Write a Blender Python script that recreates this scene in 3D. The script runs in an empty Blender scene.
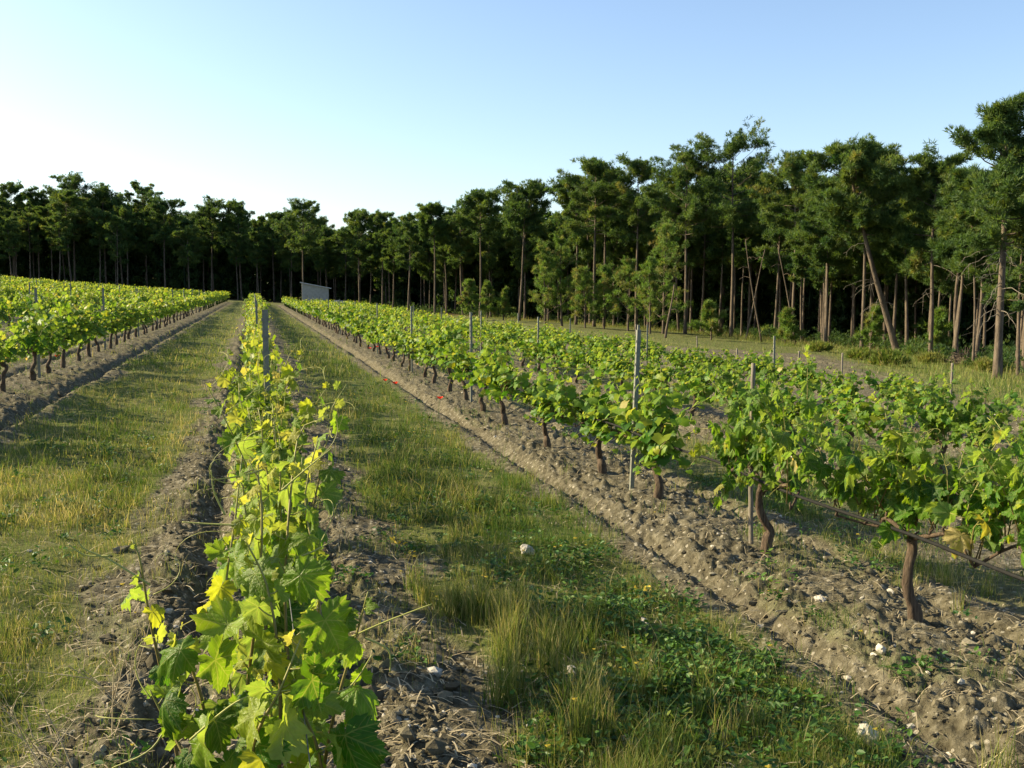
import bpy, math, random
import numpy as np
from mathutils import Vector, Matrix
R = math.radians
rng = np.random.default_rng(7)
random.seed(7)
scene = bpy.context.scene
COL = scene.collection

# ------------------------------------------------------------------ camera, sky, sun, exposure
F_PX, YAW, EYE = 1000.0, R(14.4), 1.6
cam_d = bpy.data.cameras.new('camera'); cam = bpy.data.objects.new('camera', cam_d); COL.objects.link(cam)
cam_d.sensor_width = 36; cam_d.lens = 36 * F_PX / 1024; cam_d.clip_start = .05; cam_d.clip_end = 6000
cam.location = (0, 0, EYE); cam.rotation_euler = (R(90 - 5.37), 0, -YAW)
scene.camera = cam
SUN_EL, SUN_AZ = R(28), R(-62)                       # azimuth clockwise from +Y (the row direction)
world = bpy.data.worlds.new('World'); scene.world = world; world.use_nodes = True
wn, wl = world.node_tree.nodes, world.node_tree.links
sky = wn.new('ShaderNodeTexSky'); sky.sky_type = 'NISHITA'; sky.sun_disc = False
sky.sun_elevation = SUN_EL; sky.sun_rotation = SUN_AZ
sky.altitude = 700; sky.air_density = 1.0; sky.dust_density = 2.0; sky.ozone_density = 1.6
wl.new(sky.outputs[0], wn['Background'].inputs[0]); wn['Background'].inputs[1].default_value = .1
SUN = Vector((math.sin(SUN_AZ) * math.cos(SUN_EL), math.cos(SUN_AZ) * math.cos(SUN_EL), math.sin(SUN_EL)))
sun_d = bpy.data.lights.new('sun', 'SUN'); sun_o = bpy.data.objects.new('sun', sun_d); COL.objects.link(sun_o)
sun_d.energy = 5; sun_d.angle = R(.5); sun_d.color = (1, .84, .54)
sun_o.rotation_euler = SUN.to_track_quat('Z', 'Y').to_euler(); sun_o.location = (-20, 10, 30)
scene.view_settings.view_transform = 'Standard'; scene.view_settings.look = 'None'
scene.view_settings.exposure = 1.28; scene.view_settings.gamma = 1
scene.cycles.max_bounces = 6; scene.cycles.transparent_max_bounces = 4; scene.cycles.use_denoising = True
SUNV = np.array(SUN)

# ------------------------------------------------------------------ small maths
PERM = np.random.default_rng(3).permutation(256)
GR = np.stack([np.cos(np.arange(256) * 2.399), np.sin(np.arange(256) * 2.399)], 1)
def noise(x, y, seed=0):
    x = np.asarray(x, float) + seed * 17.31; y = np.asarray(y, float) + seed * 9.73
    xi = np.floor(x).astype(np.int64); yi = np.floor(y).astype(np.int64); xf = x - xi; yf = y - yi
    def g(a, b):
        h = PERM[(PERM[(xi + a) & 255] + yi + b) & 255]; v = GR[h]
        return v[..., 0] * (xf - a) + v[..., 1] * (yf - b)
    u = xf ** 3 * (xf * (xf * 6 - 15) + 10); v = yf ** 3 * (yf * (yf * 6 - 15) + 10)
    a = g(0, 0) * (1 - u) + g(1, 0) * u; b = g(0, 1) * (1 - u) + g(1, 1) * u
    return 1.4 * (a * (1 - v) + b * v)
def fbm(x, y, o=4, seed=0):
    s = 0; a = 1
    for k in range(o):
        s = s + a * noise(x, y, seed + k); a *= .5; x = x * 2.03; y = y * 2.03
    return s
def sstep(a, b, x): t = np.clip((x - a) / (b - a), 0, 1); return t * t * (3 - 2 * t)
def nrm(v): return v / np.maximum(np.linalg.norm(v, axis=-1, keepdims=True), 1e-9)

CY, SY = math.cos(YAW), math.sin(YAW)
ROWGAP = 3.27
FULL_ROWS_R = [3.25, 6.5, 9.75]
# treeline as world points, right to left
TL = np.array([(17, 3), (21, 18), (26.5, 31), (35, 49), (40, 79), (33, 103), (21, 116), (9, 146), (-12, 151), (-45, 153), (-75, 155)], float)
def tl_dist(X, Y):            # signed distance to the edge of the wood (positive = open field)
    X = np.asarray(X, float); Y = np.asarray(Y, float); best = np.full(X.shape, 1e9); sg = np.ones(X.shape)
    for a, b in zip(TL[:-1], TL[1:]):
        d = b - a; t = np.clip(((X - a[0]) * d[0] + (Y - a[1]) * d[1]) / (d @ d), 0, 1)
        dx = X - a[0] - t * d[0]; dy = Y - a[1] - t * d[1]; q = np.hypot(dx, dy); cr = d[0] * dy - d[1] * dx
        m = q < best; best = np.where(m, q, best); sg = np.where(m, np.where(cr > 0, 1, -1), sg)
    return best * sg
_RA = np.radians(np.arange(-180, 181, 1.0)); _RD = np.linspace(10, 260, 900)
_RE = np.array([(lambda t: _RD[np.argmax(t < 0)] if (t < 0).any() else 260.)(tl_dist(_RD * math.sin(a), _RD * math.cos(a))) if -.62 < a < 1.2 else 260. for a in _RA])
_RE = np.where(_RA < -.5, 160., np.where(_RA > 1.25, 40., _RE))
def ray_edge(X, Y): return np.interp(np.arctan2(np.asarray(X, float), np.asarray(Y, float)), _RA, _RE)   # distance at which each bearing meets the wood
def macro(X, Y):
    X = np.asarray(X, float)
    Xc = np.clip(X, -90, 90)
    z = -.06 * Xc
    z = z + .0008 * np.clip(-5 - Xc, 0, 45) ** 2
    z = z + 11 * sstep(38, 100, np.hypot(X, np.asarray(Y, float)) - ray_edge(X, Y))
    return z
def rowx(X):                  # offset from the nearest row
    k = np.round(X / ROWGAP); return X - k * ROWGAP, k
def field(X, Y):              # 1 inside the planted field
    return sstep(26, 24, X) * sstep(128, 120, Y + .0 * X) * sstep(1.5, 4, tl_dist(X, Y))
def grassmask(X, Y):
    o, k = rowx(X); a = np.abs(o)
    n = fbm(X * .9, Y * .45, 3, 5) * .5
    w = n * .55 + .22 * noise(X * 3.1, Y * 2.3, 19)
    strip = sstep(.72, 1.05, a + w)
    strip = np.where((k == 0) & (o < 0), sstep(.6, .95, a + w), strip)
    amt = np.where((X > -2.6) & (X < 2.35), 1.0, np.where(X > 2.35, .62, .5))
    amt = np.where((X > 10.8), .04 + .25 * sstep(-.1, .5, fbm(X * .3, Y * .3, 3, 8)), amt)
    g = np.maximum(strip * amt, .34 * sstep(.0, .4, fbm(X * 1.7, Y * 1.7, 2, 15)))
    g = np.where((X > 2.5) & (X < 2.75), 0, g)
    g = g * np.where(X > 2.35, sstep(-.45, .15, n), sstep(-.75, -.2, n))
    t = tl_dist(X, Y)
    edge = sstep(6, 3.6, t + n * 2) * sstep(-7, 0, t)
    out = np.maximum(g * sstep(3, 6, t), edge * .9)
    out = np.where((X > 11) & (Y > 45), np.maximum(out, .75 * sstep(-3, 1, t)), out)
    out = np.where((Y > 122), np.maximum(out, .6 * sstep(-3, 1, t)), out)
    return np.clip(out, 0, 1)
def height(X, Y, fine=True):
    X = np.asarray(X, float); Y = np.asarray(Y, float)
    z = macro(X, Y); o, k = rowx(X); f = field(X, Y)
    wob = .05 * noise(X * .1, Y * .7, 11)
    oo = o + wob
    z = z + f * np.where(k == 0, .015, .05) * np.exp(-(oo / .38) ** 2)
    fur = np.where(k == 0, np.where(o < 0, -.3, .42), np.sign(o) * .62)
    z = z - f * np.where((k == 0) & (o > 0),     .045, .12) * (.75 + .5 * noise(X * .3, Y * .9, 13)) * np.exp(-((oo - fur) / .085) ** 2)
    fur2 = np.where(k == 0, np.where(o < 0, -.5, .6), np.sign(o) * .84)
    z = z + f * .018 * np.exp(-((oo - fur2) / .14) ** 2)
    z = z - f * .03 * np.exp(-((np.abs(oo) - .98) / .16) ** 2)
    if fine:
        soil = 1 - sstep(.25, .7, grassmask(X, Y))
        z = z + .03 * fbm(X * 1.3, Y * 1.0, 3, 21)
        cl = np.abs(fbm(X * 6, Y * 6, 3, 31))
        cl2 = 1 - np.abs(fbm(X * 15, Y * 15, 2, 41))
        berm = np.exp(-((np.abs(o) - .35) / .3) ** 2)
        z = z + f * soil * (.055 * cl * (.35 + berm) +   .013 * cl2 * (.4 + .7 * berm)) - f * .02 * soil
        lug = np.sin(Y * 24 + 9 * o) * np.exp(-((np.abs(o) - .72) / .16) ** 2)
        z = z + f * soil * .009 * lug * (np.abs(X) < 3.4)
    return z
def gp(px, py):               # ground point seen at a pixel of the photograph
    xc, yc = (px - 512) / F_PX, (py - 384) / F_PX
    d = cam.rotation_euler.to_matrix() @ Vector((xc, -yc, -1))
    T = np.geomspace(.5, 900, 6000); e = EYE + d.z * T - macro(d.x * T, d.y * T); t = T[np.argmax(e < 0)] if (e < 0).any() else 300.0
    return d.x * t, d.y * t
def pt(px, py, depth):        # point seen at a pixel at a given distance along the optical axis
    d = cam.rotation_euler.to_matrix() @ Vector(((px - 512) / F_PX, -(py - 384) / F_PX, -1))
    return np.array((d.x * depth, d.y * depth, EYE + d.z * depth))
def colrow(x, y):             # world -> photo column
    return 512 + F_PX * (x * CY - y * SY) / (x * SY + y * CY)

# ------------------------------------------------------------------ mesh building
class MB:
    def __init__(s): s.V = []; s.T = []; s.Q = []; s.C = []; s.U = []; s.n = 0
    def add(s, v, tris=None, quads=None, col=None, uv=None):
        v = np.asarray(v, float).reshape(-1, 3); n = len(v)
        c = np.zeros((n, 4)) if col is None else np.broadcast_to(np.asarray(col, float), (n, 4))
        u = np.zeros((n, 3)) if uv is None else uv
        s.V.append(v); s.C.append(c); s.U.append(u)
        if tris is not None and len(tris): s.T.append(np.asarray(tris) + s.n)
        if quads is not None and len(quads): s.Q.append(np.asarray(quads) + s.n)
        s.n += n
    def build(s, name, mat, parent=None, smooth=True):
        me = bpy.data.meshes.new(name)
        V = np.concatenate(s.V); T = np.concatenate(s.T) if s.T else np.zeros((0, 3), int); Q = np.concatenate(s.Q) if s.Q else np.zeros((0, 4), int)
        me.vertices.add(len(V)); me.vertices.foreach_set('co', V.astype(np.float32).ravel())
        li = np.concatenate([T.ravel(), Q.ravel()]).astype(np.int32)
        me.loops.add(len(li)); me.loops.foreach_set('vertex_index', li)
        ls = np.concatenate([np.arange(len(T)) * 3, len(T) * 3 + np.arange(len(Q)) * 4]).astype(np.int32)
        me.polygons.add(len(ls)); me.polygons.foreach_set('loop_start', ls)
        me.polygons.foreach_set('use_smooth', np.full(len(ls), smooth))
        a = me.attributes.new('tone', 'FLOAT_COLOR', 'POINT'); a.data.foreach_set('color', np.concatenate(s.C).astype(np.float32).ravel())
        a = me.attributes.new('luv', 'FLOAT_VECTOR', 'POINT'); a.data.foreach_set('vector', np.concatenate(s.U).astype(np.float32).ravel())
        me.update(calc_edges=True); me.materials.append(mat)
        return link(name, me, parent)
def link(name, me, parent=None):
    o = bpy.data.objects.new(name, me); COL.objects.link(o)
    if parent: o.parent = parent
    return o
def tag(o, label, cat=None, group=None, kind=None):
    if label: o['label'] = label
    if cat: o['category'] = cat
    if group: o['group'] = group
    if kind: o['kind'] = kind
    return o
def empty(name, loc, rz=0, sc=1):
    o = bpy.data.objects.new(name, None); COL.objects.link(o); o.empty_display_size = .1
    o.location = loc; o.rotation_euler = (0, 0, rz); o.scale = (sc, sc, sc) if np.isscalar(sc) else sc
    return o
def dup(root, loc, rz, sc=1, rx=0, ry=0):
    r = root.copy(); COL.objects.link(r); r.location = loc; r.rotation_euler = (rx, ry, rz); r.scale = (sc, sc, sc) if np.isscalar(sc) else sc
    for ch in root.children:
        c = ch.copy(); COL.objects.link(c); c.parent = r
        for g in ch.children:
            d = g.copy(); COL.objects.link(d); d.parent = c
    return r
def tube(mb, P, rad, sides=6, col=None, cap=True, rib=None):
    P = np.asarray(P, float); n = len(P); rad = np.broadcast_to(np.asarray(rad, float), (n,))
    T = nrm(np.gradient(P, axis=0))
    ref = np.array([1., 0, 0]) if abs(T[0][0]) < .8 else np.array([0, 1., 0])
    A = np.zeros((n, 3)); a = nrm(ref - T[0] * (ref @ T[0]))
    for i in range(n): a = nrm(a - T[i] * (a @ T[i])); A[i] = a
    B = np.cross(T, A); ph = np.arange(sides) * 2 * np.pi / sides
    rr = rad[:, None] * np.ones(sides)
    if rib is not None: rr = rr * rib(np.arange(n)[:, None] / max(1, n - 1), ph[None, :])
    V = P[:, None] + rr[..., None] * (np.cos(ph)[None, :, None] * A[:, None] + np.sin(ph)[None, :, None] * B[:, None])
    i, j = np.meshgrid(np.arange(n - 1), np.arange(sides), indexing='ij'); j2 = (j + 1) % sides
    Q = np.stack([i * sides + j, i * sides + j2, (i + 1) * sides + j2, (i + 1) * sides + j], -1).reshape(-1, 4)
    V = V.reshape(-1, 3); tr = None
    if cap:
        V = np.concatenate([V, P[:1] , P[-1:]]); b = n * sides
        tr = [[b, (k + 1) % sides, k] for k in range(sides)] + [[b + 1, (n - 1) * sides + k, (n - 1) * sides + (k + 1) % sides] for k in range(sides)]
    mb.add(V, tr, Q, col)
def spline(pts, n):
    pts = np.asarray(pts, float); k = len(pts)
    t = np.linspace(0, k - 1, n); i = np.clip(t.astype(int), 0, k - 2); f = (t - i)[:, None]
    p0 = pts[np.clip(i - 1, 0, k - 1)]; p1 = pts[i]; p2 = pts[i + 1]; p3 = pts[np.clip(i + 2, 0, k - 1)]
    return .5 * (2 * p1 + (p2 - p0) * f + (2 * p0 - 5 * p1 + 4 * p2 - p3) * f ** 2 + (3 * p1 - p0 - 3 * p2 + p3) * f ** 3)
def box(mb, c, s, rot=None, col=None):
    v = np.array([[x, y, z] for x in (-.5, .5) for y in (-.5, .5) for z in (-.5, .5)]) * np.asarray(s)
    if rot is not None: v = v @ np.array(rot).T
    mb.add(v + np.asarray(c), None, [[0, 1, 3, 2], [4, 6, 7, 5], [0, 4, 5, 1], [2, 3, 7, 6], [0, 2, 6, 4], [1, 5, 7, 3]], col)

# ------------------------------------------------------------------ materials
def mat(name):
    m = bpy.data.materials.new(name); m.use_nodes = True; nt = m.node_tree
    return m, nt.nodes, nt.links, nt.nodes['Principled BSDF']
def nd(N, t, **kw):
    n = N.new(t)
    for k, v in kw.items(): setattr(n, k, v)
    return n
def ramp(N, stops):
    r = N.new('ShaderNodeValToRGB'); e = r.color_ramp.elements
    while len(e) < len(stops): e.new(.5)
    for q, (p, c) in zip(e, stops): q.position = p; q.color = (*c, 1)
    return r
def mix(N, L, f, a, b, mode='MIX'):
    m = N.new('ShaderNodeMix'); m.data_type = 'RGBA'; m.blend_type = mode
    for s, v in ((0, f), (6, a), (7, b)):
        if isinstance(v, bpy.types.NodeSocket): L.new(v, m.inputs[s])
        elif s == 0: m.inputs[0].default_value = v
        else: m.inputs[s].default_value = (*v, 1)
    return m.outputs[2]
def math_(N, L, op, a, b=None):
    m = N.new('ShaderNodeMath'); m.operation = op
    for i, v in enumerate((a, b)):
        if v is None: continue
        if isinstance(v, bpy.types.NodeSocket): L.new(v, m.inputs[i])
        else: m.inputs[i].default_value = v
    return m.outputs[0]
def tone(N, L):
    a = nd(N, 'ShaderNodeAttribute', attribute_name='tone'); s = N.new('ShaderNodeSeparateColor'); L.new(a.outputs['Color'], s.inputs[0]); return s.outputs
def leaf_mat(name, stops, trans, trans_mul, rough=.45, veins=False, under=None, spec=.28):
    m, N, L, P = mat(name); t = tone(N, L)
    r = ramp(N, stops); L.new(t[0], r.inputs[0]); c = r.outputs[0]
    hv = N.new('ShaderNodeHueSaturation'); L.new(c, hv.inputs['Color']); L.new(math_(N, L, 'ADD', math_(N, L, 'MULTIPLY', t[1], .5), .75), hv.inputs['Value']); c = hv.outputs[0]
    vein = None
    if veins:
        a = nd(N, 'ShaderNodeAttribute', attribute_name='luv'); s = N.new('ShaderNodeSeparateXYZ'); L.new(a.outputs['Vector'], s.inputs[0])
        best = None
        for deg in (0, 52, -52, 108, -108):
            cx, sx = math.cos(R(deg)), math.sin(R(deg))
            perp = math_(N, L, 'ABSOLUTE', math_(N, L, 'SUBTRACT', math_(N, L, 'MULTIPLY', s.outputs[1], cx), math_(N, L, 'MULTIPLY', s.outputs[0], sx)))
            along = math_(N, L, 'ADD', math_(N, L, 'MULTIPLY', s.outputs[0], cx), math_(N, L, 'MULTIPLY', s.outputs[1], sx))
            sec = math_(N, L, 'MULTIPLY', math_(N, L, 'PINGPONG', math_(N, L, 'SUBTRACT', along, perp), .075), 1.1)
            perp2 = math_(N, L, 'MINIMUM', perp, math_(N, L, 'ADD', sec, .009))
            back = math_(N, L, 'MULTIPLY', math_(N, L, 'LESS_THAN', along, 0), 9)
            d = math_(N, L, 'ADD', perp2, back)
            # only the sector nearest this vein counts for side veins
            d = math_(N, L, 'ADD', d, math_(N, L, 'MULTIPLY', math_(N, L, 'GREATER_THAN', perp, math_(N, L, 'MULTIPLY', along, .5)), 9))
            best = d if best is None else math_(N, L, 'MINIMUM', best, d)
        mr = N.new('ShaderNodeMapRange'); L.new(best, mr.inputs[0]); mr.inputs[1].default_value = .006; mr.inputs[2].default_value = .028; mr.inputs[3].default_value = 1; mr.inputs[4].default_value = 0
        vein = mr.outputs[0]
        c = mix(N, L, math_(N, L, 'MULTIPLY', vein, .45), c, (.34, .36, .12))
        bp = N.new('ShaderNodeBump'); bp.inputs['Strength'].default_value = .5; bp.inputs['Distance'].default_value = .004; bp.invert = True
        pn = N.new('ShaderNodeTexNoise'); pn.inputs['Scale'].default_value = 11; pn.inputs['Detail'].default_value = 3; L.new(a.outputs['Vector'], pn.inputs[0])
        L.new(math_(N, L, 'SUBTRACT', math_(N, L, 'MULTIPLY', vein, .6), math_(N, L, 'MULTIPLY', pn.outputs[0], 1.6)), bp.inputs['Height'])
        og = N.new('ShaderNodeTexCoord'); bn = N.new('ShaderNodeTexNoise'); bn.inputs['Scale'].default_value = 55; bn.inputs['Detail'].default_value = 5; L.new(og.outputs['Object'], bn.inputs[0])
        c = mix(N, L, .45, c, bn.outputs[0], 'OVERLAY'); L.new(bp.outputs[0], P.inputs['Normal'])
    if under:
        g = N.new('ShaderNodeNewGeometry'); c = mix(N, L, math_(N, L, 'MULTIPLY', g.outputs['Backfacing'], .3), c, under)
    L.new(c, P.inputs['Base Color']); P.inputs['Roughness'].default_value = rough; P.inputs['Specular IOR Level'].default_value = spec
    tr = N.new('ShaderNodeBsdfTranslucent'); tc = mix(N, L, 1.0, c, trans_mul, 'MULTIPLY'); L.new(tc, tr.inputs[0])
    ms = N.new('ShaderNodeMixShader'); ms.inputs[0].default_value = trans
    L.new(P.outputs[0], ms.inputs[1]); L.new(tr.outputs[0], ms.inputs[2]); L.new(ms.outputs[0], N['Material Output'].inputs[0])
    return m
VSTOPS = [(0, (.018, .075, .008)), (.35, (.05, .15, .011)), (.65, (.15, .25, .018)), (.85, (.32, .34, .03)), (1, (.42, .34, .14))]
M_leafN = leaf_mat('vine_leaf_near', VSTOPS, .54, (1.5, 1.35, .6), .42, True, (.24, .30, .14))
M_leaf = leaf_mat('vine_leaf', VSTOPS, .5, (1.5, 1.3, .6), .5, False, (.22, .28, .12))
M_needle = leaf_mat('pine_needles', [(0, (.026, .066, .026)), (.5, (.075, .132, .038)), (.85, (.14, .185, .045)), (1, (.22, .19, .07))], .42, (1.5, 1.4, .6), .55, spec=.25)
M_young = leaf_mat('young_pine_needles', [(0, (.06, .125, .03)), (.6, (.13, .225, .045)), (1, (.24, .2, .08))], .42, (1.3, 1.2, .6), .55, spec=.25)
M_grass = leaf_mat('grass_blade', [(0, (.04, .10, .016)), (.4, (.115, .175, .03)), (.7, (.24, .235, .075)), (1, (.46, .39, .21))], .4, (1.3, 1.2, .7), .6, spec=.2)
M_weed = leaf_mat('weed_leaf', [(0, (.02, .07, .012)), (.6, (.07, .15, .02)), (.95, (.2, .2, .03)), (1, (.6, .45, .05))], .3, (1.3, 1.2, .6), .5, spec=.3)
M_cane = leaf_mat('green_cane', [(0, (.10, .06, .03)), (.5, (.20, .16, .05)), (1, (.33, .34, .09))], .12, (1.2, 1.1, .7), .5)
def wood_mat(name, dark, light, sc=(30, 30, 4), rough=.9, bump=.6, dist=.01):
    m, N, L, P = mat(name)
    tc = N.new('ShaderNodeTexCoord'); mp = N.new('ShaderNodeMapping'); mp.inputs['Scale'].default_value = sc; L.new(tc.outputs['Object'], mp.inputs[0])
    n = N.new('ShaderNodeTexNoise'); n.inputs['Scale'].default_value = 1; n.inputs['Detail'].default_value = 6; n.inputs['Roughness'].default_value = .7; L.new(mp.outputs[0], n.inputs[0])
    r = ramp(N, [(.3, dark), (.7, light)]); L.new(n.outputs[0], r.inputs[0]); L.new(r.outputs[0], P.inputs['Base Color'])
    b = N.new('ShaderNodeBump'); b.inputs['Strength'].default_value = bump; b.inputs['Distance'].default_value = dist; L.new(n.outputs[0], b.inputs['Height']); L.new(b.outputs[0], P.inputs['Normal'])
    P.inputs['Roughness'].default_value = rough; P.inputs['Specular IOR Level'].default_value = .15
    return m
M_vbark = wood_mat('vine_bark', (.025, .017, .012), (.15, .11, .075), (70, 70, 9), bump=.9, dist=.012)
M_pbark = wood_mat('pine_bark', (.035, .027, .02), (.19, .15, .11), (7, 7, 1.6), bump=.7, dist=.05)
M_dead = wood_mat('dead_wood', (.10, .085, .065), (.26, .23, .18), (20, 20, 20))
M_stake = wood_mat('grey_stake_wood', (.10, .085, .065), (.28, .25, .2), (60, 60, 6))
def plain(name, c, rough=.6, metal=0, var=.25, sc=40):
    m, N, L, P = mat(name)
    tc = N.new('ShaderNodeTexCoord'); n = N.new('ShaderNodeTexNoise'); n.inputs['Scale'].default_value = sc; n.inputs['Detail'].default_value = 5; L.new(tc.outputs['Object'], n.inputs[0])
    r = ramp(N, [(.3, tuple(x * (1 - var) for x in c)), (.7, tuple(min(1, x * (1 + var)) for x in c))]); L.new(n.outputs[0], r.inputs[0]); L.new(r.outputs[0], P.inputs['Base Color'])
    P.inputs['Roughness'].default_value = rough; P.inputs['Metallic'].default_value = metal
    return m
M_steel = plain('galvanised_steel', (.15, .155, .12), .65, 0, .3)
M_hose = plain('black_hose', (.016, .016, .015), .85)
M_hose.node_tree.nodes['Principled BSDF'].inputs['Specular IOR Level'].default_value = .12
M_wire = plain('dull_wire', (.1, .1, .09), .7, .2)
M_stone = plain('pale_limestone', (.4, .37, .31), .9, 0, .2, 25)
M_shed = plain('pale_render', (.3, .3, .28), .9, 0, .12, 3)
M_roof = plain('shed_sheeting', (.46, .48, .5), .6, 0, .12, 3)
M_poppy = leaf_mat('poppy_petal', [(0, (.55, .02, .008)), (1, (.7, .06, .02))], .35, (1.2, 1, 1), .5)
M_poppyc = plain('poppy_heart', (.02, .015, .02))
M_straw = leaf_mat('straw', [(0, (.24, .19, .11)), (1, (.46, .39, .25))], .15, (1.1, 1, .8), .7)
def gravel_mat():
    m, N, L, P = mat('gravel'); t = tone(N, L)
    r = ramp(N, [(0, (.06, .052, .033)), (.55, (.135, .118, .078)), (.85, (.26, .24, .18)), (1, (.44, .41, .35))]); L.new(t[0], r.inputs[0])
    tc = N.new('ShaderNodeTexCoord'); n = N.new('ShaderNodeTexNoise'); n.inputs['Scale'].default_value = 60; n.inputs['Detail'].default_value = 4; L.new(tc.outputs['Object'], n.inputs[0])
    c = mix(N, L, .5, r.outputs[0], n.outputs[0], 'OVERLAY'); L.new(c, P.inputs['Base Color']); P.inputs['Roughness'].default_value = .95; P.inputs['Specular IOR Level'].default_value = .1
    b = N.new('ShaderNodeBump'); b.inputs['Strength'].default_value = .6; b.inputs['Distance'].default_value = .01; L.new(n.outputs[0], b.inputs['Height']); L.new(b.outputs[0], P.inputs['Normal'])
    return m
M_gravel = gravel_mat()
def ground_mat():
    m, N, L, P = mat('vineyard_soil'); t = tone(N, L)
    tc = N.new('ShaderNodeTexCoord'); co = tc.outputs['Object']
    def nz(s, d=6, r=.6):
        n = N.new('ShaderNodeTexNoise'); n.inputs['Scale'].default_value = s; n.inputs['Detail'].default_value = d; n.inputs['Roughness'].default_value = r; L.new(co, n.inputs[0]); return n.outputs[0]
    n1, n2, n3 = nz(1.1), nz(14, 8, .7), nz(70, 4)
    s1 = ramp(N, [(.3, (.045, .039, .024)), (.5, (.112, .1, .066)), (.72, (.24, .218, .16))]); L.new(n2, s1.inputs[0])
    soil = mix(N, L, .35, s1.outputs[0], n1, 'OVERLAY')
    v = N.new('ShaderNodeTexVoronoi'); v.inputs['Scale'].default_value = 26; L.new(co, v.inputs[0])
    vr = N.new('ShaderNodeSeparateColor'); L.new(v.outputs['Color'], vr.inputs[0])
    peb = math_(N, L, 'MULTIPLY', math_(N, L, 'GREATER_THAN', vr.outputs[0], .8), math_(N, L, 'LESS_THAN', v.outputs['Distance'], .33))
    soil = mix(N, L, math_(N, L, 'MULTIPLY', peb, .75), soil, (.36, .33, .26))
    g = ramp(N, [(.3, (.055, .08, .02)), (.5, (.105, .12, .038)), (.7, (.19, .175, .08))]); L.new(nz(5, 8, .75), g.inputs[0])
    g2 = mix(N, L, .5, g.outputs[0], n2, 'OVERLAY')
    gm = math_(N, L, 'ADD', math_(N, L, 'MULTIPLY', t[0], 1.5), math_(N, L, 'SUBTRACT', math_(N, L, 'MULTIPLY', n2, 1.2), .85)); cl = N.new('ShaderNodeClamp'); L.new(gm, cl.inputs[0])
    c = mix(N, L, cl.outputs[0], soil, g2)
    fl = ramp(N, [(.3, (.05, .035, .022)), (.7, (.13, .09, .05))]); L.new(n2, fl.inputs[0])
    c = mix(N, L, t[1], c, fl.outputs[0])
    L.new(c, P.inputs['Base Color']); P.inputs['Roughness'].default_value = 1; P.inputs['Specular IOR Level'].default_value = .05
    hsum = math_(N, L, 'ADD', math_(N, L, 'MULTIPLY', n2, 1.0), math_(N, L, 'ADD', math_(N, L, 'MULTIPLY', n3, .35), math_(N, L, 'MULTIPLY', peb, .25)))
    b = N.new('ShaderNodeBump'); b.inputs['Strength'].default_value = .9; b.inputs['Distance'].default_value = .035; L.new(hsum, b.inputs['Height']); L.new(b.outputs[0], P.inputs['Normal'])
    return m
M_ground = ground_mat()

# ------------------------------------------------------------------ ground: one sheet to the horizon, fine near the viewpoint
def build_ground():
    th = np.concatenate([np.linspace(R(-16), R(46), 820), np.linspace(R(46), R(344), 150)[1:-1]])
    rr = np.concatenate([np.linspace(.05, 2.2, 20), np.geomspace(2.2, 14, 330)[1:], np.geomspace(14, 200, 330)[1:], np.geomspace(200, 5000, 30)[1:]])
    A, B = len(rr), len(th); rg, tg = np.meshgrid(rr, th, indexing='ij')
    X, Y = rg * np.sin(tg), rg * np.cos(tg)
    Z = height(X, Y)
    g = grassmask(X, Y); fl = sstep(1, -4, tl_dist(X, Y))
    V = np.stack([X, Y, Z], -1).reshape(-1, 3)
    i, j = np.meshgrid(np.arange(A - 1), np.arange(B), indexing='ij'); j2 = (j + 1) % B
    Q = np.stack([i * B + j, (i + 1) * B + j, (i + 1) * B + j2, i * B + j2], -1).reshape(-1, 4)[:, ::-1]
    V = np.concatenate([V, [[0, 0, float(height(0., 0.))]]]); T = [[A * B, (k + 1) % B, k] for k in range(B)]
    C = np.stack([g, fl, g * 0, g * 0 + 1], -1).reshape(-1, 4); C = np.concatenate([C, [[0, 0, 0, 1]]])
    mb = MB(); mb.add(V, np.array(T), Q, C)
    return tag(mb.build('ground', M_ground), 'stony sunlit vineyard soil with wheel ruts and furrows', None, None, 'structure')
build_ground()

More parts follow.
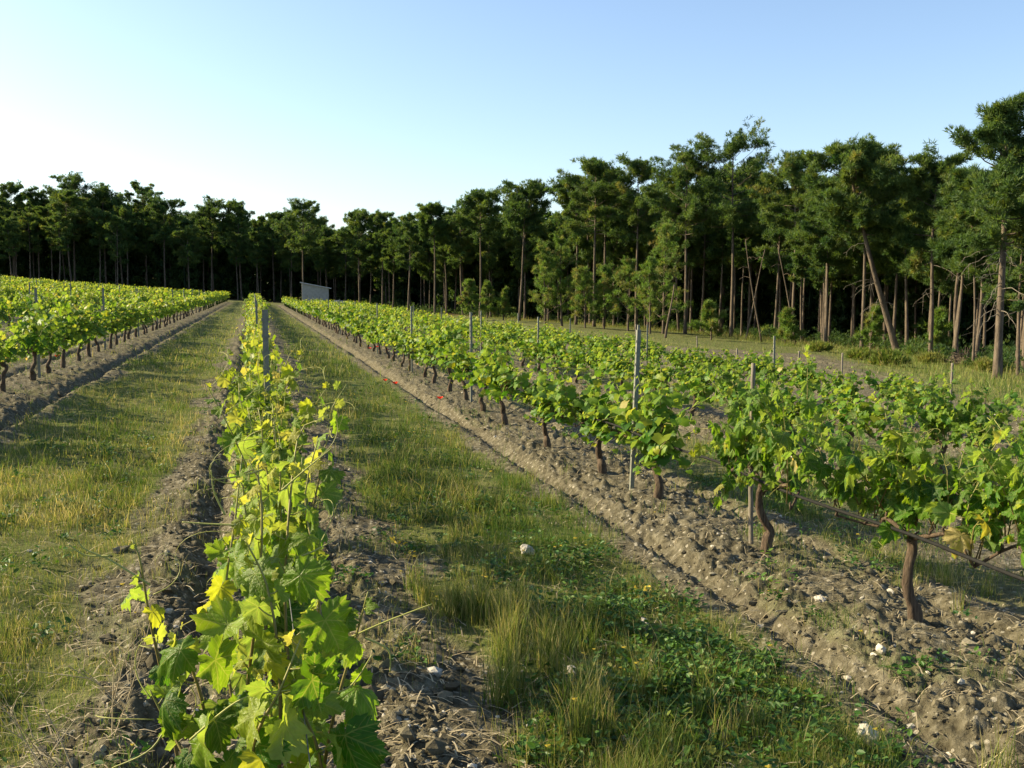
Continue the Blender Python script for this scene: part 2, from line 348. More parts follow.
# ------------------------------------------------------------------ vine leaves
def leaf_template(npts, rings, cup=.15, fold=.12, droop=.25, wave=.06, seed=0, teeth=True):
    r_ = np.random.default_rng(seed)
    ctl = np.array([(-180, .10), (-165, .44), (-138, .62), (-108, .74), (-82, .66), (-52, .90), (-27, .77), (0, 1.0), (27, .77), (52, .90), (82, .66), (108, .74), (138, .62), (165, .44), (180, .10)], float)
    ctl[1:-1, 1] *= r_.uniform(.92, 1.08, len(ctl) - 2)
    if npts <= 7: th = np.array([-160, -108, -52, 0, 52, 108, 160], float)[:npts]
    elif npts <= 15: th = np.array([-170, -138, -108, -82, -52, -27, 0, 27, 52, 82, 108, 138, 170], float)
    else: th = np.linspace(-176, 176, npts)
    rad = np.interp(th, ctl[:, 0], ctl[:, 1])
    if npts > 20 and teeth: rad = rad * (1 + np.where(np.arange(npts) % 2, .085, -.075) * r_.uniform(.5, 1.3, npts))
    th = np.radians(th); n = len(th); V = [[0, 0, 0]]; 
    for k in range(1, rings + 1):
        f = k / rings
        for a, q in zip(th, rad): V.append([f * q * math.cos(a), f * q * math.sin(a), 0])
    V = np.array(V); uv = V.copy()
    x, y = V[:, 0], V[:, 1]; r2 = x * x + y * y; an = np.arctan2(y, x)
    V[:, 2] = fold * np.abs(y) - cup * r2 - droop * np.clip(x, 0, 2) ** 2 * .6 + wave * np.sin(an * r_.integers(4, 7) + r_.uniform(0, 6)) * r2 + wave * 1.0 * np.cos(an * 9 + seed) * r2 + wave * .5 * np.sin(x * 11 + seed) * np.cos(y * 10)* np.sqrt(r2)
    T = [[0, 1 + k, 2 + k] for k in range(n - 1)]
    for q in range(1, rings):
        a0, b0 = 1 + (q - 1) * n, 1 + q * n
        for k in range(n - 1): T += [[a0 + k, b0 + k, b0 + k + 1], [a0 + k, b0 + k + 1, a0 + k + 1]]
    V[:, 0] -= 0; return V, np.array(T), uv
LEAF = {'hi': [leaf_template(49, 4, c, f, d, w, s) for s, (c, f, d, w) in enumerate([(.12, .15, .4, .1), (.35, .05, .6, .13), (-.15, .4, .5, .11), (.25, -.2, .3, .14), (.05, .6, .6, .1), (.45, .25, .1, .16), (.5, -.3, .7, .12), (.1, .3, .9, .12)])],
        'mid': [leaf_template(13, 2, c, f, d, w, s) for s, (c, f, d, w) in enumerate([(.15, .1, .3, .06), (.3, .15, .5, .08), (.0, .35, .3, .06), (.2, -.1, .2, .1)])],
        'low': [leaf_template(7, 1, c, f, d, 0, s) for s, (c, f, d) in enumerate([(.2, .1, .2), (.1, .3, .3)])]}
def add_leaves(mb, lod, pos, axis, nor, size, tn, g):
    axis = nrm(axis); nor = nrm(nor - axis * np.sum(nor * axis, 1, keepdims=True)); side = np.cross(nor, axis)
    var = g.integers(0, len(LEAF[lod]), len(pos)); val = g.uniform(0, 1, len(pos))
    for k, (V, T, uv) in enumerate(LEAF[lod]):
        m = np.where(var == k)[0]
        if not len(m): continue
        sx = g.uniform(.85, 1.15, (len(m), 1, 1))
        W = pos[m][:, None] + size[m][:, None, None] * (V[None, :, :1] * axis[m][:, None] + sx * V[None, :, 1:2] * side[m][:, None] + V[None, :, 2:] * nor[m][:, None])
        TT = (T[None] + (np.arange(len(m)) * len(V))[:, None, None]).reshape(-1, 3)
        C = np.zeros((len(m), len(V), 4)); C[..., 0] = tn[m][:, None]; C[..., 1] = val[m][:, None]; C[..., 3] = 1
        mb.add(W.reshape(-1, 3), TT, None, C.reshape(-1, 4), np.tile(uv, (len(m), 1)))
def shoot(parts, P, g, lod, lsize, ybias, rcane=.004, gap=.07, tend=.0, skip=.1, lat=None, full=1.0):
    """one cane along P with alternate leaves; adds to canes, foliage, tendrils"""
    P = np.asarray(P); seg = np.linalg.norm(np.diff(P, axis=0), axis=1); S = np.concatenate([[0], np.cumsum(seg)]); Lg = S[-1]
    sides = 6 if lod == 'hi' else 4 if lod == 'mid' else 3
    t01 = np.linspace(0, 1, len(P))
    colc = np.zeros((len(P) * sides + 2, 4)); colc[:len(P) * sides, 0] = np.repeat(.2 + .7 * t01, sides); colc[-1, 0] = .9; colc[:, 1] = .5; colc[:, 3] = 1
    tube(parts['canes'], P, rcane * (1 - .65 * t01), sides, colc)
    n = max(3, int(Lg / gap)); s = (np.arange(n) + g.uniform(.2, .8, n)) / n * Lg
    s = s[s > skip * Lg]; n = len(s); f = s / Lg
    p = np.stack([np.interp(s, S, P[:, k]) for k in range(3)], 1)
    az0 = g.uniform(0, 2 * np.pi); az = az0 + np.arange(n) * np.pi + g.normal(0, .55, n)
    sd = np.stack([np.cos(az), np.sin(az), np.zeros(n)], 1)
    if lat is not None: sd = nrm(sd + np.array(lat) * g.uniform(0, 1.2, (n, 1)))
    prof = np.interp(f, [0, .25, .6, .85, 1], [.75, 1, .9, .55, .25])
    size = lsize * prof * g.uniform(.75, 1.2, n)
    pl = size * g.uniform(.5, 1.0, n)
    pd = nrm(sd * .8 + np.array([0, 0, .45]) + g.normal(0, .2, (n, 3)))
    q = p + pd * pl[:, None]
    ax = sd * .75 + np.array([0, 0, -.65]) + g.normal(0, .35, (n, 3)); ax[f > .88] += np.array([0, 0, 1.2])
    no = sd * .55 + np.array([0, 0, .6]) + SUNV * .5 + g.normal(0, .35, (n, 3))
    tn = np.clip(.38 + ybias + .28 * (f - .4) + g.normal(0, .11, n), 0, .93)
    rot = g.random(n) < .012; tn = np.where(rot, g.uniform(.8, 1, n), tn)
    add_leaves(parts['foliage'], lod, q, ax, no, size, tn, g)
    if lod == 'hi':
        for k in range(n): tube(parts['canes'], spline([p[k], p[k] + pd[k] * pl[k] * .5 + [0, 0, -.004], q[k]], 4), [.0019, .0016, .0014, .0014], 4, (.85, .5, 0, 1))
    if tend > 0:
        for k in range(n):
            if f[k] > .45 and g.random() < tend: tendril(parts['tendrils'], p[k], g)
def tendril(mb, p, g, L=None, r=.0014):
    L = L or g.uniform(.1, .26); d = nrm(np.array([g.normal(), g.normal() * .7, g.uniform(-.2, .9)])); u = nrm(np.cross(d, g.normal(size=3)))
    t = np.linspace(0, 1, 12); cur = g.uniform(.5, 2.2)
    an = cur * t ** 2 * 2; step = np.cos(an)[:, None] * d + np.sin(an)[:, None] * u
    P = p + np.cumsum(step, 0) * L / 12
    tube(mb, P, r * (1 - .6 * t), 4, (.95, .6, 0, 1))
def vine_trunk(mb, g, h, r, span, lean=0., kink=.022, z0=-.12):
    pts = [(0, 0, z0), (g.normal() * .015, g.normal() * .015, .08)]
    for f in (.35, .6, .85): pts.append((lean * f + g.normal() * kink, g.normal() * kink, h * f))
    top = np.array((lean + g.normal() * kink * .5, g.normal() * kink * .5, h)); pts.append(top)
    n = 22; P = spline(pts, n); t = np.linspace(0, 1, n)
    k1, k2, ph = g.integers(3, 6), g.integers(5, 9), g.uniform(0, 6)
    rad = r * (1.12 - .38 * t + .35 * np.exp(-((t - 1) / .12) ** 2) + .22 * np.exp(-((t - .17) / .1) ** 2)) * (1 + .08 * np.sin(t * 19 + ph))
    jit = g.uniform(-1, 1, (n, 14))
    tube(mb, P, rad, 14, None, True, lambda a, b: 1 + .13 * np.sin(k1 * b + 5 * a + ph) + .011 * np.sin(k2 * b - 7 * a) + .12 * jit)
    starts = []
    for sg in (-1, 1):
        L = span * g.uniform(.75, 1.1); m = 10
        A = spline([top - [0, 0, r * .5], top + [g.normal() * .03, sg * L * .35, .05 + g.normal() * .02], top + [g.normal() * .05, sg * L * .7, .06 + g.normal() * .03], top + [g.normal() * .05, sg * L, .0 + g.normal() * .04]], m)
        tt = np.linspace(0, 1, m); j2 = g.uniform(-1, 1, (m, 8))
        tube(mb, A, r * (.5 - .28 * tt), 8, None, True, lambda a, b: 1 + .15 * j2)
        for q in np.linspace(.1, 1, 5):
            i = q * (m - 1); i0 = int(min(i, m - 2)); s = A[i0] + (A[i0 + 1] - A[i0]) * (i - i0); starts.append(s)
            tube(mb, [s, s + [g.normal() * .01, g.normal() * .01, .02], s + [g.normal() * .015, 0, .035]], [r * .36, r * .28, r * .18], 6)
    return top, starts
def new_parts():
    c = MB(); return {'trunk': MB(), 'canes': c, 'foliage': MB(), 'tendrils': c}
def gen_vine(seed, lod='mid', h=.5, r=.035, span=.45, ns=13, slen=(.4, .75), spread=.22, lsize=.085, ybias=0., suckers=0, gap=.07, tend=0., lean=0., hang=.25, trunk=True, skirt=.6, slat=.16):
    g = np.random.default_rng(seed); p = new_parts()
    top, st = vine_trunk(p['trunk'], g, h, r, span, lean)
    for k in range(ns):
        s = st[k % len(st)] + g.normal(0, .02, 3) + [0, 0, .04]; L = g.uniform(*slen)
        d = np.array([g.normal() * spread, g.normal() * .18, 1.0]); d /= np.linalg.norm(d)
        m = 9; t = np.linspace(0, 1, m)[:, None]
        bend = np.array([g.normal() * spread, g.normal() * .2, 0]); hd = L * .65 if g.random() < hang else L * .12
        P = s + d * L * t + bend * L * t ** 2 - np.array([0, 0, 1]) * hd * t ** 2.2 + g.normal(0, .008, (m, 3)) * t
        shoot(p, P, g, lod, lsize, ybias, .0042, gap, tend)
    for k in range(int(ns * skirt)):
        s = st[k % len(st)] + g.normal(0, .015, 3); L = g.uniform(.16, .34); a = g.choice([-1, 1]); t = np.linspace(0, 1, 7)[:, None]
        P = s + np.array([a * g.uniform(.3, .9), g.normal() * .4, g.uniform(.1, .6)]) * L * t - np.array([0, 0, 1]) * L * g.uniform(.4, .95) * t ** 2
        shoot(p, P, g, lod, lsize * .95, ybias - .06, .0032, gap, 0, 0)
    for k in range(suckers):
        z = g.uniform(.05, h); s = np.array([g.normal() * .02, g.normal() * .15, z]); a = g.uniform(0, 6.28)
        L = g.uniform(.2, .5); t = np.linspace(0, 1, 8)[:, None]
        P = s + np.array([math.cos(a) * slat, math.sin(a) * .35, 0]) * t * L * 2 * .6 + np.array([0, 0, L]) * t - np.array([0, 0, .15 * L]) * t ** 2
        shoot(p, P, g, lod, lsize * 1.05, ybias, .004, gap, tend)
    return p
def vine_object(p, name, leafmat, loc=(0, 0, 0), rz=0):
    root = empty(name, loc, rz)
    for part, m in (('trunk', M_vbark), ('canes', M_cane), ('foliage', leafmat)):
        if p[part].n: p[part].build(part, m, root)
    return root
def zg(x, y): return float(height(np.array([x]), np.array([y]), True)[0])

GV = 'grapevines in the trellised rows'
placed = []                    # (distance, builder) for every vine; the nearest 300 become things
ROW0_LABELS = ['foreground grapevine with big backlit yellow green leaves at the photo bottom', 'slender backlit yellow green grapevine just behind the foreground one in the centre row',
               'third grapevine of the centre row, pale tips and long loose tendrils', 'grapevine in front of the first steel post of the centre row',
               'grapevine leafing around the first steel post of the centre row']

# the foreground vine: its canes follow the photograph
def foreground_vine():
    g = np.random.default_rng(101); p = new_parts()
    base = np.array([.0, 2.15, zg(0, 2.15)])
    vine_trunk(p['trunk'], g, .42, .03, .3)
    def S(pts, lsize, yb, gap=.042, tend=.2, rc=.0042, skip=.05):
        lsize *= .56; yb += .05; gap = min(gap, .05); P = spline([pt(*q) - base for q in pts], 14); shoot(p, P, g, 'hi', lsize, yb, rc, gap, tend, skip)  # yb also paints some backlit yellow into the leaf colour
    S([(238, 800, 2.1), (247, 690, 2.1), (258, 600, 2.1), (262, 520, 2.12), (256, 472, 2.15), (236, 478, 2.1)], .10, .2)
    S([(305, 800, 2.0), (292, 700, 2.05), (285, 600, 2.1), (290, 500, 2.2), (300, 432, 2.3), (322, 420, 2.3)], .10, .17)
    S([(318, 800, 1.95), (335, 710, 1.95), (355, 640, 1.95), (368, 592, 1.9)], .09, .08, .06)
    S([(185, 800, 2.1), (165, 690, 2.1), (150, 620, 2.08), (140, 560, 2.05), (132, 540, 2.05)], .065, .06, .085, .3, .004, .3)
    S([(215, 810, 1.95), (204, 710, 1.95), (186, 655, 1.95), (170, 630, 1.95)], .10, .05)
    S([(278, 810, 1.9), (280, 680, 1.9), (268, 590, 1.95), (245, 540, 1.98)], .11, .16)
    S([(260, 800, 2.2), (232, 700, 2.25), (225, 600, 2.3), (235, 520, 2.35), (242, 455, 2.4)], .095, .2)
    S([(300, 800, 2.2), (318, 690, 2.25), (318, 580, 2.3), (305, 500, 2.4), (318, 440, 2.4)], .095, .12)
    S([(240, 830, 1.75), (255, 740, 1.75), (280, 690, 1.8), (300, 640, 1.85)], .10, .2)
    S([(330, 830, 1.85), (318, 750, 1.85), (300, 700, 1.9), (310, 655, 1.9)], .105, .02)
    S([(200, 830, 1.85), (190, 770, 1.9), (165, 720, 1.95), (150, 690, 1.95)], .095, .0)
    S([(345, 830, 2.0), (362, 760, 2.0), (352, 700, 2.0), (365, 660, 2.0)], .10, -.08)
    # single big leaves: pixel, distance, size, midrib direction in picture, tone
    big = [(236, 560, 1.95, .115, (-.35, -1), .62), (300, 575, 2.0, .11, (.7, -.6), .58), (262, 640, 1.85, .12, (-.2, -1), .72), (205, 735, 1.8, .13, (-.1, -1), .66), (325, 620, 1.9, .11, (.5, -.8), .55),
           (345, 735, 1.85, .12, (.2, -1), .25), (180, 650, 1.9, .10, (-.9, -.3), .5), (215, 660, 1.85, .11, (.5, -.6), .6), (285, 725, 1.75, .11, (.1, -1), .7), (258, 745, 1.75, .11, (-.5, -.9), .35), (312, 680, 1.8, .11, (.9, -.4), .45), (228, 625, 1.9, .115, (-.8, -.7), .68), (165, 700, 1.9, .09, (-.5, -.9), .4), (130, 592, 2.02, .06, (-.6, -.9), .6)]
    cr = cam.rotation_euler.to_matrix(); right = np.array(cr @ Vector((1, 0, 0))); up = np.array(cr @ Vector((0, 1, 0))); bk = np.array(cr @ Vector((0, 0, 1)))
    pos = np.array([pt(*b[:3]) - base for b in big]); ax = np.array([right * b[4][0] + up * b[4][1] + bk * g.normal() * .4 for b in big])
    no = np.array([bk * .7 + up * .5 - right * .3 + g.normal(0, .3, 3) for b in big])
    add_leaves(p['foliage'], 'hi', pos, ax, no, np.array([b[3] * .6 for b in big]), np.array([b[5] for b in big]), g)
    for pl in ([(262, 470, 2.15), (240, 476, 2.1), (212, 480, 2.05)], [(236, 525, 2.1), (210, 524, 2.1), (182, 522, 2.1)], [(225, 515, 2.1), (214, 492, 2.1), (211, 470, 2.1)], [(282, 490, 2.2), (305, 470, 2.2), (332, 448, 2.2)], [(290, 560, 2.1), (312, 552, 2.1), (334, 540, 2.1)],
               [(150, 585, 2.05), (110, 560, 2.05), (80, 545, 2.05), (78, 515, 2.05)], [(110, 556, 2.05), (85, 555, 2.05), (68, 544, 2.05)], [(180, 690, 1.95), (155, 745, 1.9), (112, 768, 1.9)], [(345, 640, 1.95), (385, 622, 1.95), (432, 604, 1.95)], [(365, 638, 1.95), (388, 650, 1.95), (390, 672, 1.95)], [(300, 690, 1.85), (345, 690, 1.85), (372, 655, 1.85)],
               [(190, 740, 1.8), (240, 700, 1.8), (290, 690, 1.8)]):
        P = spline([pt(*q) - base for q in pl], 14); tube(p['tendrils'], P, np.linspace(.0024, .0012, 14), 5, (.97, .6, 0, 1))
    o = vine_object(p, 'grapevine', M_leafN, base)
    return tag(o, ROW0_LABELS[0], 'grapevine', GV)
foreground_vine()

# prototypes
proto_hidden = []
def proto(kw, leafmat): return (kw, leafmat, [None])
PR = {
 'c_hi': [proto(dict(seed=200 + i, lod='hi', h=.42, r=.03, span=.42, ns=15, slen=(.4, .85), spread=.085, slat=.1, skirt=.35, lsize=.062, ybias=.2, suckers=9, gap=.042, tend=.3, hang=.1), M_leafN) for i in range(3)],  # centre-row ybias is raised, painting part of the backlit glow into the leaves
 'c_mid': [proto(dict(seed=220 + i, lod='mid', h=.42, r=.03, span=.5, ns=16, slen=(.4, .85), spread=.095, slat=.1, skirt=.35, lsize=.07, ybias=.21, suckers=9, gap=.05, hang=.1), M_leaf) for i in range(5)],
 'r_hi': [proto(dict(seed=240 + i, lod='hi', h=[.47, .42, .5, .45, .4][i], r=.029, span=.54, ns=[28, 31, 26, 30, 27][i], slen=(.3, .82), spread=.32, lsize=.074, ybias=.06, gap=.045, tend=.06, hang=.25, skirt=.35, lean=[0, .02, .04, -.04, .03][i]), M_leafN) for i in range(5)],
 'r_up': [proto(dict(seed=320 + i, lod='hi', h=[.5, .53][i], r=.028, span=.64, ns=29, slen=(.35, .8), spread=.28, lsize=.074, ybias=.06, gap=.045, tend=.08, hang=.08, skirt=.08, lean=[.05, -.03][i]), M_leafN) for i in range(2)],
 'r_mid': [proto(dict(seed=260 + i, lod='mid', h=.4 + .03 * (i % 4), r=.03, span=.58, ns=[30, 25, 34, 27, 23, 32, 29, 26, 33, 27][i], slen=(.28, .8), spread=.32, lsize=.08, ybias=.12, gap=.048, hang=.42, lean=.05 * (i % 3 - 1)), M_leaf) for i in range(10)],
 'low': [proto(dict(seed=280 + i, lod='low', h=.48, r=.03, span=.6, ns=20, slen=(.35, .75), spread=.3, lsize=.105, ybias=.18, gap=.07, hang=.4), M_leaf) for i in range(4)],
}
def vine_at(kind, i, x, y, rz, sc, label, name='grapevine'):
    kw, lm, cache = PR[kind][i % len(PR[kind])]
    loc = (x, y, zg(x, y))
    if cache[0] is None:
        o = vine_object(gen_vine(**kw), name, lm, loc, rz); cache[0] = o; o.scale = sc
    else: o = dup(cache[0], loc, rz, sc)
    return tag(o, label, 'grapevine', GV)

# every vine site: (distance, row index, x, y)
sites = []
ROWS = {0: .03, 1: 3.25, 2: 6.5, 3: 9.75}
for k in range(1, 12): ROWS[-k] = -3.3 - (k - 1) * ROWGAP
R1P = [gp(*q) for q in ((915, 630), (765, 560), (657, 505), (603, 475), (548, 450), (505, 427), (483, 415))]   # trunk feet of the nearest vines in the photo
R1Y = [3.4] + [q[1] for q in R1P]
for k, x in ROWS.items():
    if k == 1: ys = R1Y + list(np.arange(15.6, 116, 1.45))
    elif k == 0: ys = [3.2, 4.3, 5.4, 6.6, 7.8] + list(np.arange(9.0, 122, 1.3))
    elif k == 2: ys = np.arange(6.9, 114, 1.45)
    elif k == 3: ys = np.arange(13.6, 112, 1.45)
    else: ys = np.arange(9.6 + (k % 3) * .4, 132 + k * .3, 1.45)
    for n, y in enumerate(ys):
        y = y + (0 if (k in (0, 1) and n < 8) else rng.normal(0, .08)); xx = x + rng.normal(0, .03)
        if k == 1 and 0 < n < 8: xx = R1P[n - 1][0]
        d = xx * SY + y * CY; c = colrow(xx, y)
        if d < 1 or c < -120 / max(1, d / 8) - 30 or c > 1090 + 900 / d: continue
        if k not in (0, 1) and n > 0 and rng.random() < .05: continue
        sites.append((d, k, xx, y, n))
sites.sort()
R1_LABELS = {0: 'grapevine at the right edge of the photo with drooping dark green leaves', 1: 'slim-trunked grapevine behind the sagging black hose near the right edge', 2: 'stout straight-trunked grapevine beside a tall wooden stake, widest crown of its row',
             3: 'grapevine with thin curved trunk just in front of the tall steel post', 4: 'grapevine with thick leaning trunk just behind the tall steel post', 5: 'upright thick-trunked grapevine second behind the tall steel post',
             6: 'grapevine with knobbly trunk third behind the tall steel post', 7: 'grapevine with short bent trunk fourth behind the tall steel post'}
rown = {0: 'the centre row', 1: 'the first row right of the centre path', 2: 'the second row right of the centre row', 3: 'the farthest planted row on the right', -1: 'the row bordering the grass path on the left', -2: 'the second row of the left field', -3: 'the third row of the left field', -4: 'the fourth row of the left field', -5: 'the fifth row of the left field', -6: 'the sixth row of the left field'}
n_things = 1; rest = []
for d, k, x, y, n in sites:
    if n_things >= 292: rest.append((d, k, x, y)); continue
    rz = rng.choice([0, math.pi]) + rng.normal(0, .06); s = rng.uniform(.9, 1.1)
    if k == 0:
        kind = 'c_hi' if d < 6 else 'c_mid' if d < 32 else 'low'; sc = (s, 1, s * rng.uniform(.93, 1.07))
        lab = ROW0_LABELS[n + 1] if n + 1 < 5 else ('leafy yellow green grapevine in the centre row, beyond its first steel post' if d < 32 else 'distant grapevine in the far narrow end of the centre row')
    elif k == 1:
        kind = 'r_up' if n < 2 else 'r_hi' if d < 8 else 'r_mid' if d < 32 else 'low'; sc = (s, s, s * {0: 1.0, 1: .95, 2: 1.2}.get(n, rng.uniform(.86, 1.08)))
        lab = R1_LABELS.get(n) or ('grapevine with dark trunk further along the first row right of the centre path' if d < 32 else 'small distant grapevine at the far end of the first row right of the path')
    else:
        kind = 'r_mid' if d < 32 else 'low'; sc = (s, s, s * ((.84 if k == 2 else .78) if k > 1 else rng.uniform(.95, 1.1)))
        lab = ('grapevine in ' if d < 32 else 'distant grapevine in ') + rown.get(k, 'the left field beyond its sixth row')
    if k == 2 and d < 10: kind = 'r_hi'
    vine_at(kind, int(rng.integers(0, 40)), x, y, rz, sc, lab); n_things += 1
# the vines past the nearest 300: one mass
def far_vines():
    tr, fo = MB(), MB(); lib = []
    for i in range(5):
        p = gen_vine(seed=300 + i, lod='low', h=.5, r=.035, span=.6, ns=14, slen=(.35, .7), spread=.28, lsize=.16, ybias=.18, gap=.11, hang=.35)
        lib.append(p)
    for d, k, x, y in rest:
        p = lib[int(rng.integers(0, 5))]; z = zg(x, y); a = rng.choice([0, math.pi]); c, s_ = math.cos(a), math.sin(a); M = np.array([[c, -s_, 0], [s_, c, 0], [0, 0, 1]])
        f = p['foliage']; sc = rng.uniform(.92, 1.08) * (.9 if k > 0 else 1.08)
        for V, T, C, U in zip(f.V, np.split(np.concatenate(f.T), np.cumsum([len(t) for t in f.T])[:-1]), f.C, f.U):
            pass
        V = np.concatenate(f.V) * sc @ M.T + [x, y, z]; fo.add(V, np.concatenate(f.T), None, np.concatenate(f.C))
        h = .55 * sc; q = np.array([[x, y, z - .1], [x + rng.normal(0, .04), y + rng.normal(0, .04), z + h * .5], [x, y, z + h]]); tube(fo, q, [.045, .035, .04], 5, (0.0, 0, 0, 1))
    o = fo.build('distant_vines', M_leaf); tag(o, 'far vine rows merging into a bright green carpet below the wood', None, None, 'stuff')
far_vines()

# ------------------------------------------------------------------ posts, stakes, hoses, wires
def steel_post_mesh(h=1.5, w=.034):
    mb = MB(); t = .004; N_ = 2
    box(mb, (0, 0, h / 2 - .15), (w, t, h + .3)); box(mb, (-w / 2 + t / 2, .0172, h / 2 - .15), (t, .03, h + .3)); box(mb, (w / 2 - t / 2, .0172, h / 2 - .15), (t, .03, h + .3))
    for sx in (-1, 1): box(mb, (sx * (w / 2 - t - .0055), .0342, h / 2 - .15), (.011, t, h + .3))
    for z in np.arange(.3, h - .05, .1):
        for sx in (-1, 1): box(mb, (sx * (w / 2 + .003), .012, z), (.006, .012, .02))
    return mb
def wood_post_mesh(h=.95, w=.055, seed=0):
    g = np.random.default_rng(seed); mb = MB(); n = 12; P = spline([(0, 0, -.25), (g.normal() * .01, g.normal() * .01, h * .4), (g.normal() * .015, g.normal() * .015, h)], n); j = g.uniform(-1, 1, (n, 9))
    tube(mb, P, w / 2 * np.linspace(1.05, .92, n), 9, None, True, lambda a, b: 1 + .08 * j + .06 * np.sin(3 * b + 2 * a)); return mb
GP = 'trellis posts along the vine rows'
pc = {}
def post(kind, x, y, h, label, lean=(0, 0), cat='post'):
    key = (kind, round(h, 1))
    if key not in pc: o = (steel_post_mesh(h) if kind == 'steel_post' else wood_post_mesh(h, .06 if h < 1.2 else .032, len(pc))).build(kind, M_steel if kind == 'steel_post' else M_stake, None, kind != 'steel_post'); pc[key] = o
    else: o = pc[key].copy(); COL.objects.link(o)
    o.location = (x, y, zg(x, y)); o.rotation_euler = (lean[0], lean[1], rng.normal(0, .1)); tag(o, label, cat, GP)
post('steel_post', .06, 6.25, 1.46, 'tall grey steel post in the centre row, nearest of that row', (0, .0))
post('steel_post', .12, 11.9, 1.32, 'second grey steel post in the centre row, thinner in view', (.02, 0))
for y in np.arange(17.5, 60, 6): post('steel_post', .03, y, 1.4, 'small distant steel post among the centre row vines')
x_, y_ = gp(632, 495); post('steel_post', x_, y_, 1.42, 'tall pale steel post leaning right in the first row on the right', (0, .035))
x_, y_ = gp(453, 406); post('steel_post', 3.25, 15.2, 1.4, 'second steel post of the first row on the right, half hidden by leaves')
post('steel_post', 3.25, 21.3, 1.4, 'third steel post of the first row on the right')
for y in np.arange(27.5, 70, 6.2): post('steel_post', 3.25, y, 1.4, 'small distant steel post in the first row right of the path')
for y in (16.4, 22.8, 29, 35.5, 42): post('steel_post', 6.5, y, 1.3, 'grey steel post standing out of the second row right of the centre row')
for y in (17.5, 24, 30.5, 37, 43.5): post('steel_post', 9.75, y, 1.25, 'grey steel post standing out of the farthest planted row on the right')
x_, y_ = gp(756, 556); post('wooden_stake', x_ + .03, y_ + .12, 1.25, 'thin tall wooden stake tied behind the stoutest vine on the right', (0, -.03), 'stake')
for px, base, top, lab in ((950, 402, 362, 'short weathered wooden post nearest the wood on the bare ground at right'), (797, 379, 349, 'grey wooden post at the edge of the sparse vines, tallest of the bare ground posts'), (842, 375, 352, 'small wooden post in front of the leaning pine'),
                           (738, 366, 344, 'wooden post behind the vines near the middle of the right field'), (697, 352, 333, 'wooden post just in front of the young pines'), (636, 345, 325, 'wooden post in the grass below the young pines')):
    x, y = gp(px, base); d = x * SY + y * CY; post('wooden_post', x, y, max(.7, round((base - top) * d / 1000, 1)), lab, (rng.normal(0, .04), rng.normal(0, .05)))
for n, y in enumerate((17.0, 24.2, 31.0)): post('steel_post', -3.3, y, 1.42, ['nearest steel post of the row bordering the left path', 'second steel post of the row bordering the left path', 'third steel post of the row bordering the left path'][n])
for k in range(0, 7):
    for y in np.arange(23 + 3 * (k % 2) + (14 if k == 0 else 0), 75, 7.0):
        x = -3.3 - k * ROWGAP
        if colrow(x, y) > -10: post('steel_post', x, y, 1.45, 'small distant steel post rising out of the left field vines')
def line_run(name, mat_, x, ys, z, r, label, cat, sag=.03, group=None):
    ys = np.asarray(ys); xs = x + rng.normal(0, .012, len(ys)); zs = macro(xs, ys) + .02 + z - sag * np.abs(np.sin(np.arange(len(ys)) * 1.1)) + rng.normal(0, .006, len(ys))
    mb = MB(); tube(mb, spline(np.stack([xs, ys, zs], 1), len(ys) * 4), r, 6); o = mb.build(name, mat_); tag(o, label, cat, group); return o
line_run('irrigation_hose', M_hose, 3.17, np.arange(2.2, 60, .7), .55, .0095, 'black irrigation hose strung along the trunks of the right row', 'hose', .02)
line_run('irrigation_hose', M_hose, -3.3, np.arange(9, 60, .7), .5, .009, 'dark irrigation hose strung along the row bordering the left path', 'hose', .05)
for z, dx, lab in ((.62, -.03, 'lower thin trellis wire running through the centre row'), (.8, .045, 'upper thin trellis wire running through the centre row')):
    line_run('trellis_wire', M_wire, .03 + dx, np.arange(1.2, 60, 1.4), z, .0011, lab, 'wire', .01, 'trellis wires')
# young staked plants on the bare ground
def young_plant_parts(seed):
    g = np.random.default_rng(seed); p = new_parts()
    tube(p['trunk'], [(0, 0, -.05), (.01, 0, .1), (0, .01, .22)], [.012, .011, .009], 6)
    for k in range(3): t = np.linspace(0, 1, 6)[:, None]; shoot(p, np.array([0, 0, .18]) + np.array([g.normal() * .25, g.normal() * .25, 1]) * t * g.uniform(.2, .4), g, 'mid', .08, .0, .004, .06)
    return p
yp = [None, None]
for n, (px, py) in enumerate([(905, 405), (925, 412), (848, 398), (870, 388), (905, 392), (960, 425), (985, 405), (1010, 415), (780, 385), (820, 392), (760, 378), (1000, 432)]):
    x, y = gp(px, py); i = n % 2
    if yp[i] is None: yp[i] = o = vine_object(young_plant_parts(400 + i), 'young_vine', M_leaf, (x, y, zg(x, y)))
    else: o = dup(yp[i], (x, y, zg(x, y)), rng.uniform(0, 6), rng.uniform(.8, 1.4))
    tag(o, 'knee-high young vine planted on the bare stony ground at right', 'young vine', 'young vines on the bare ground')

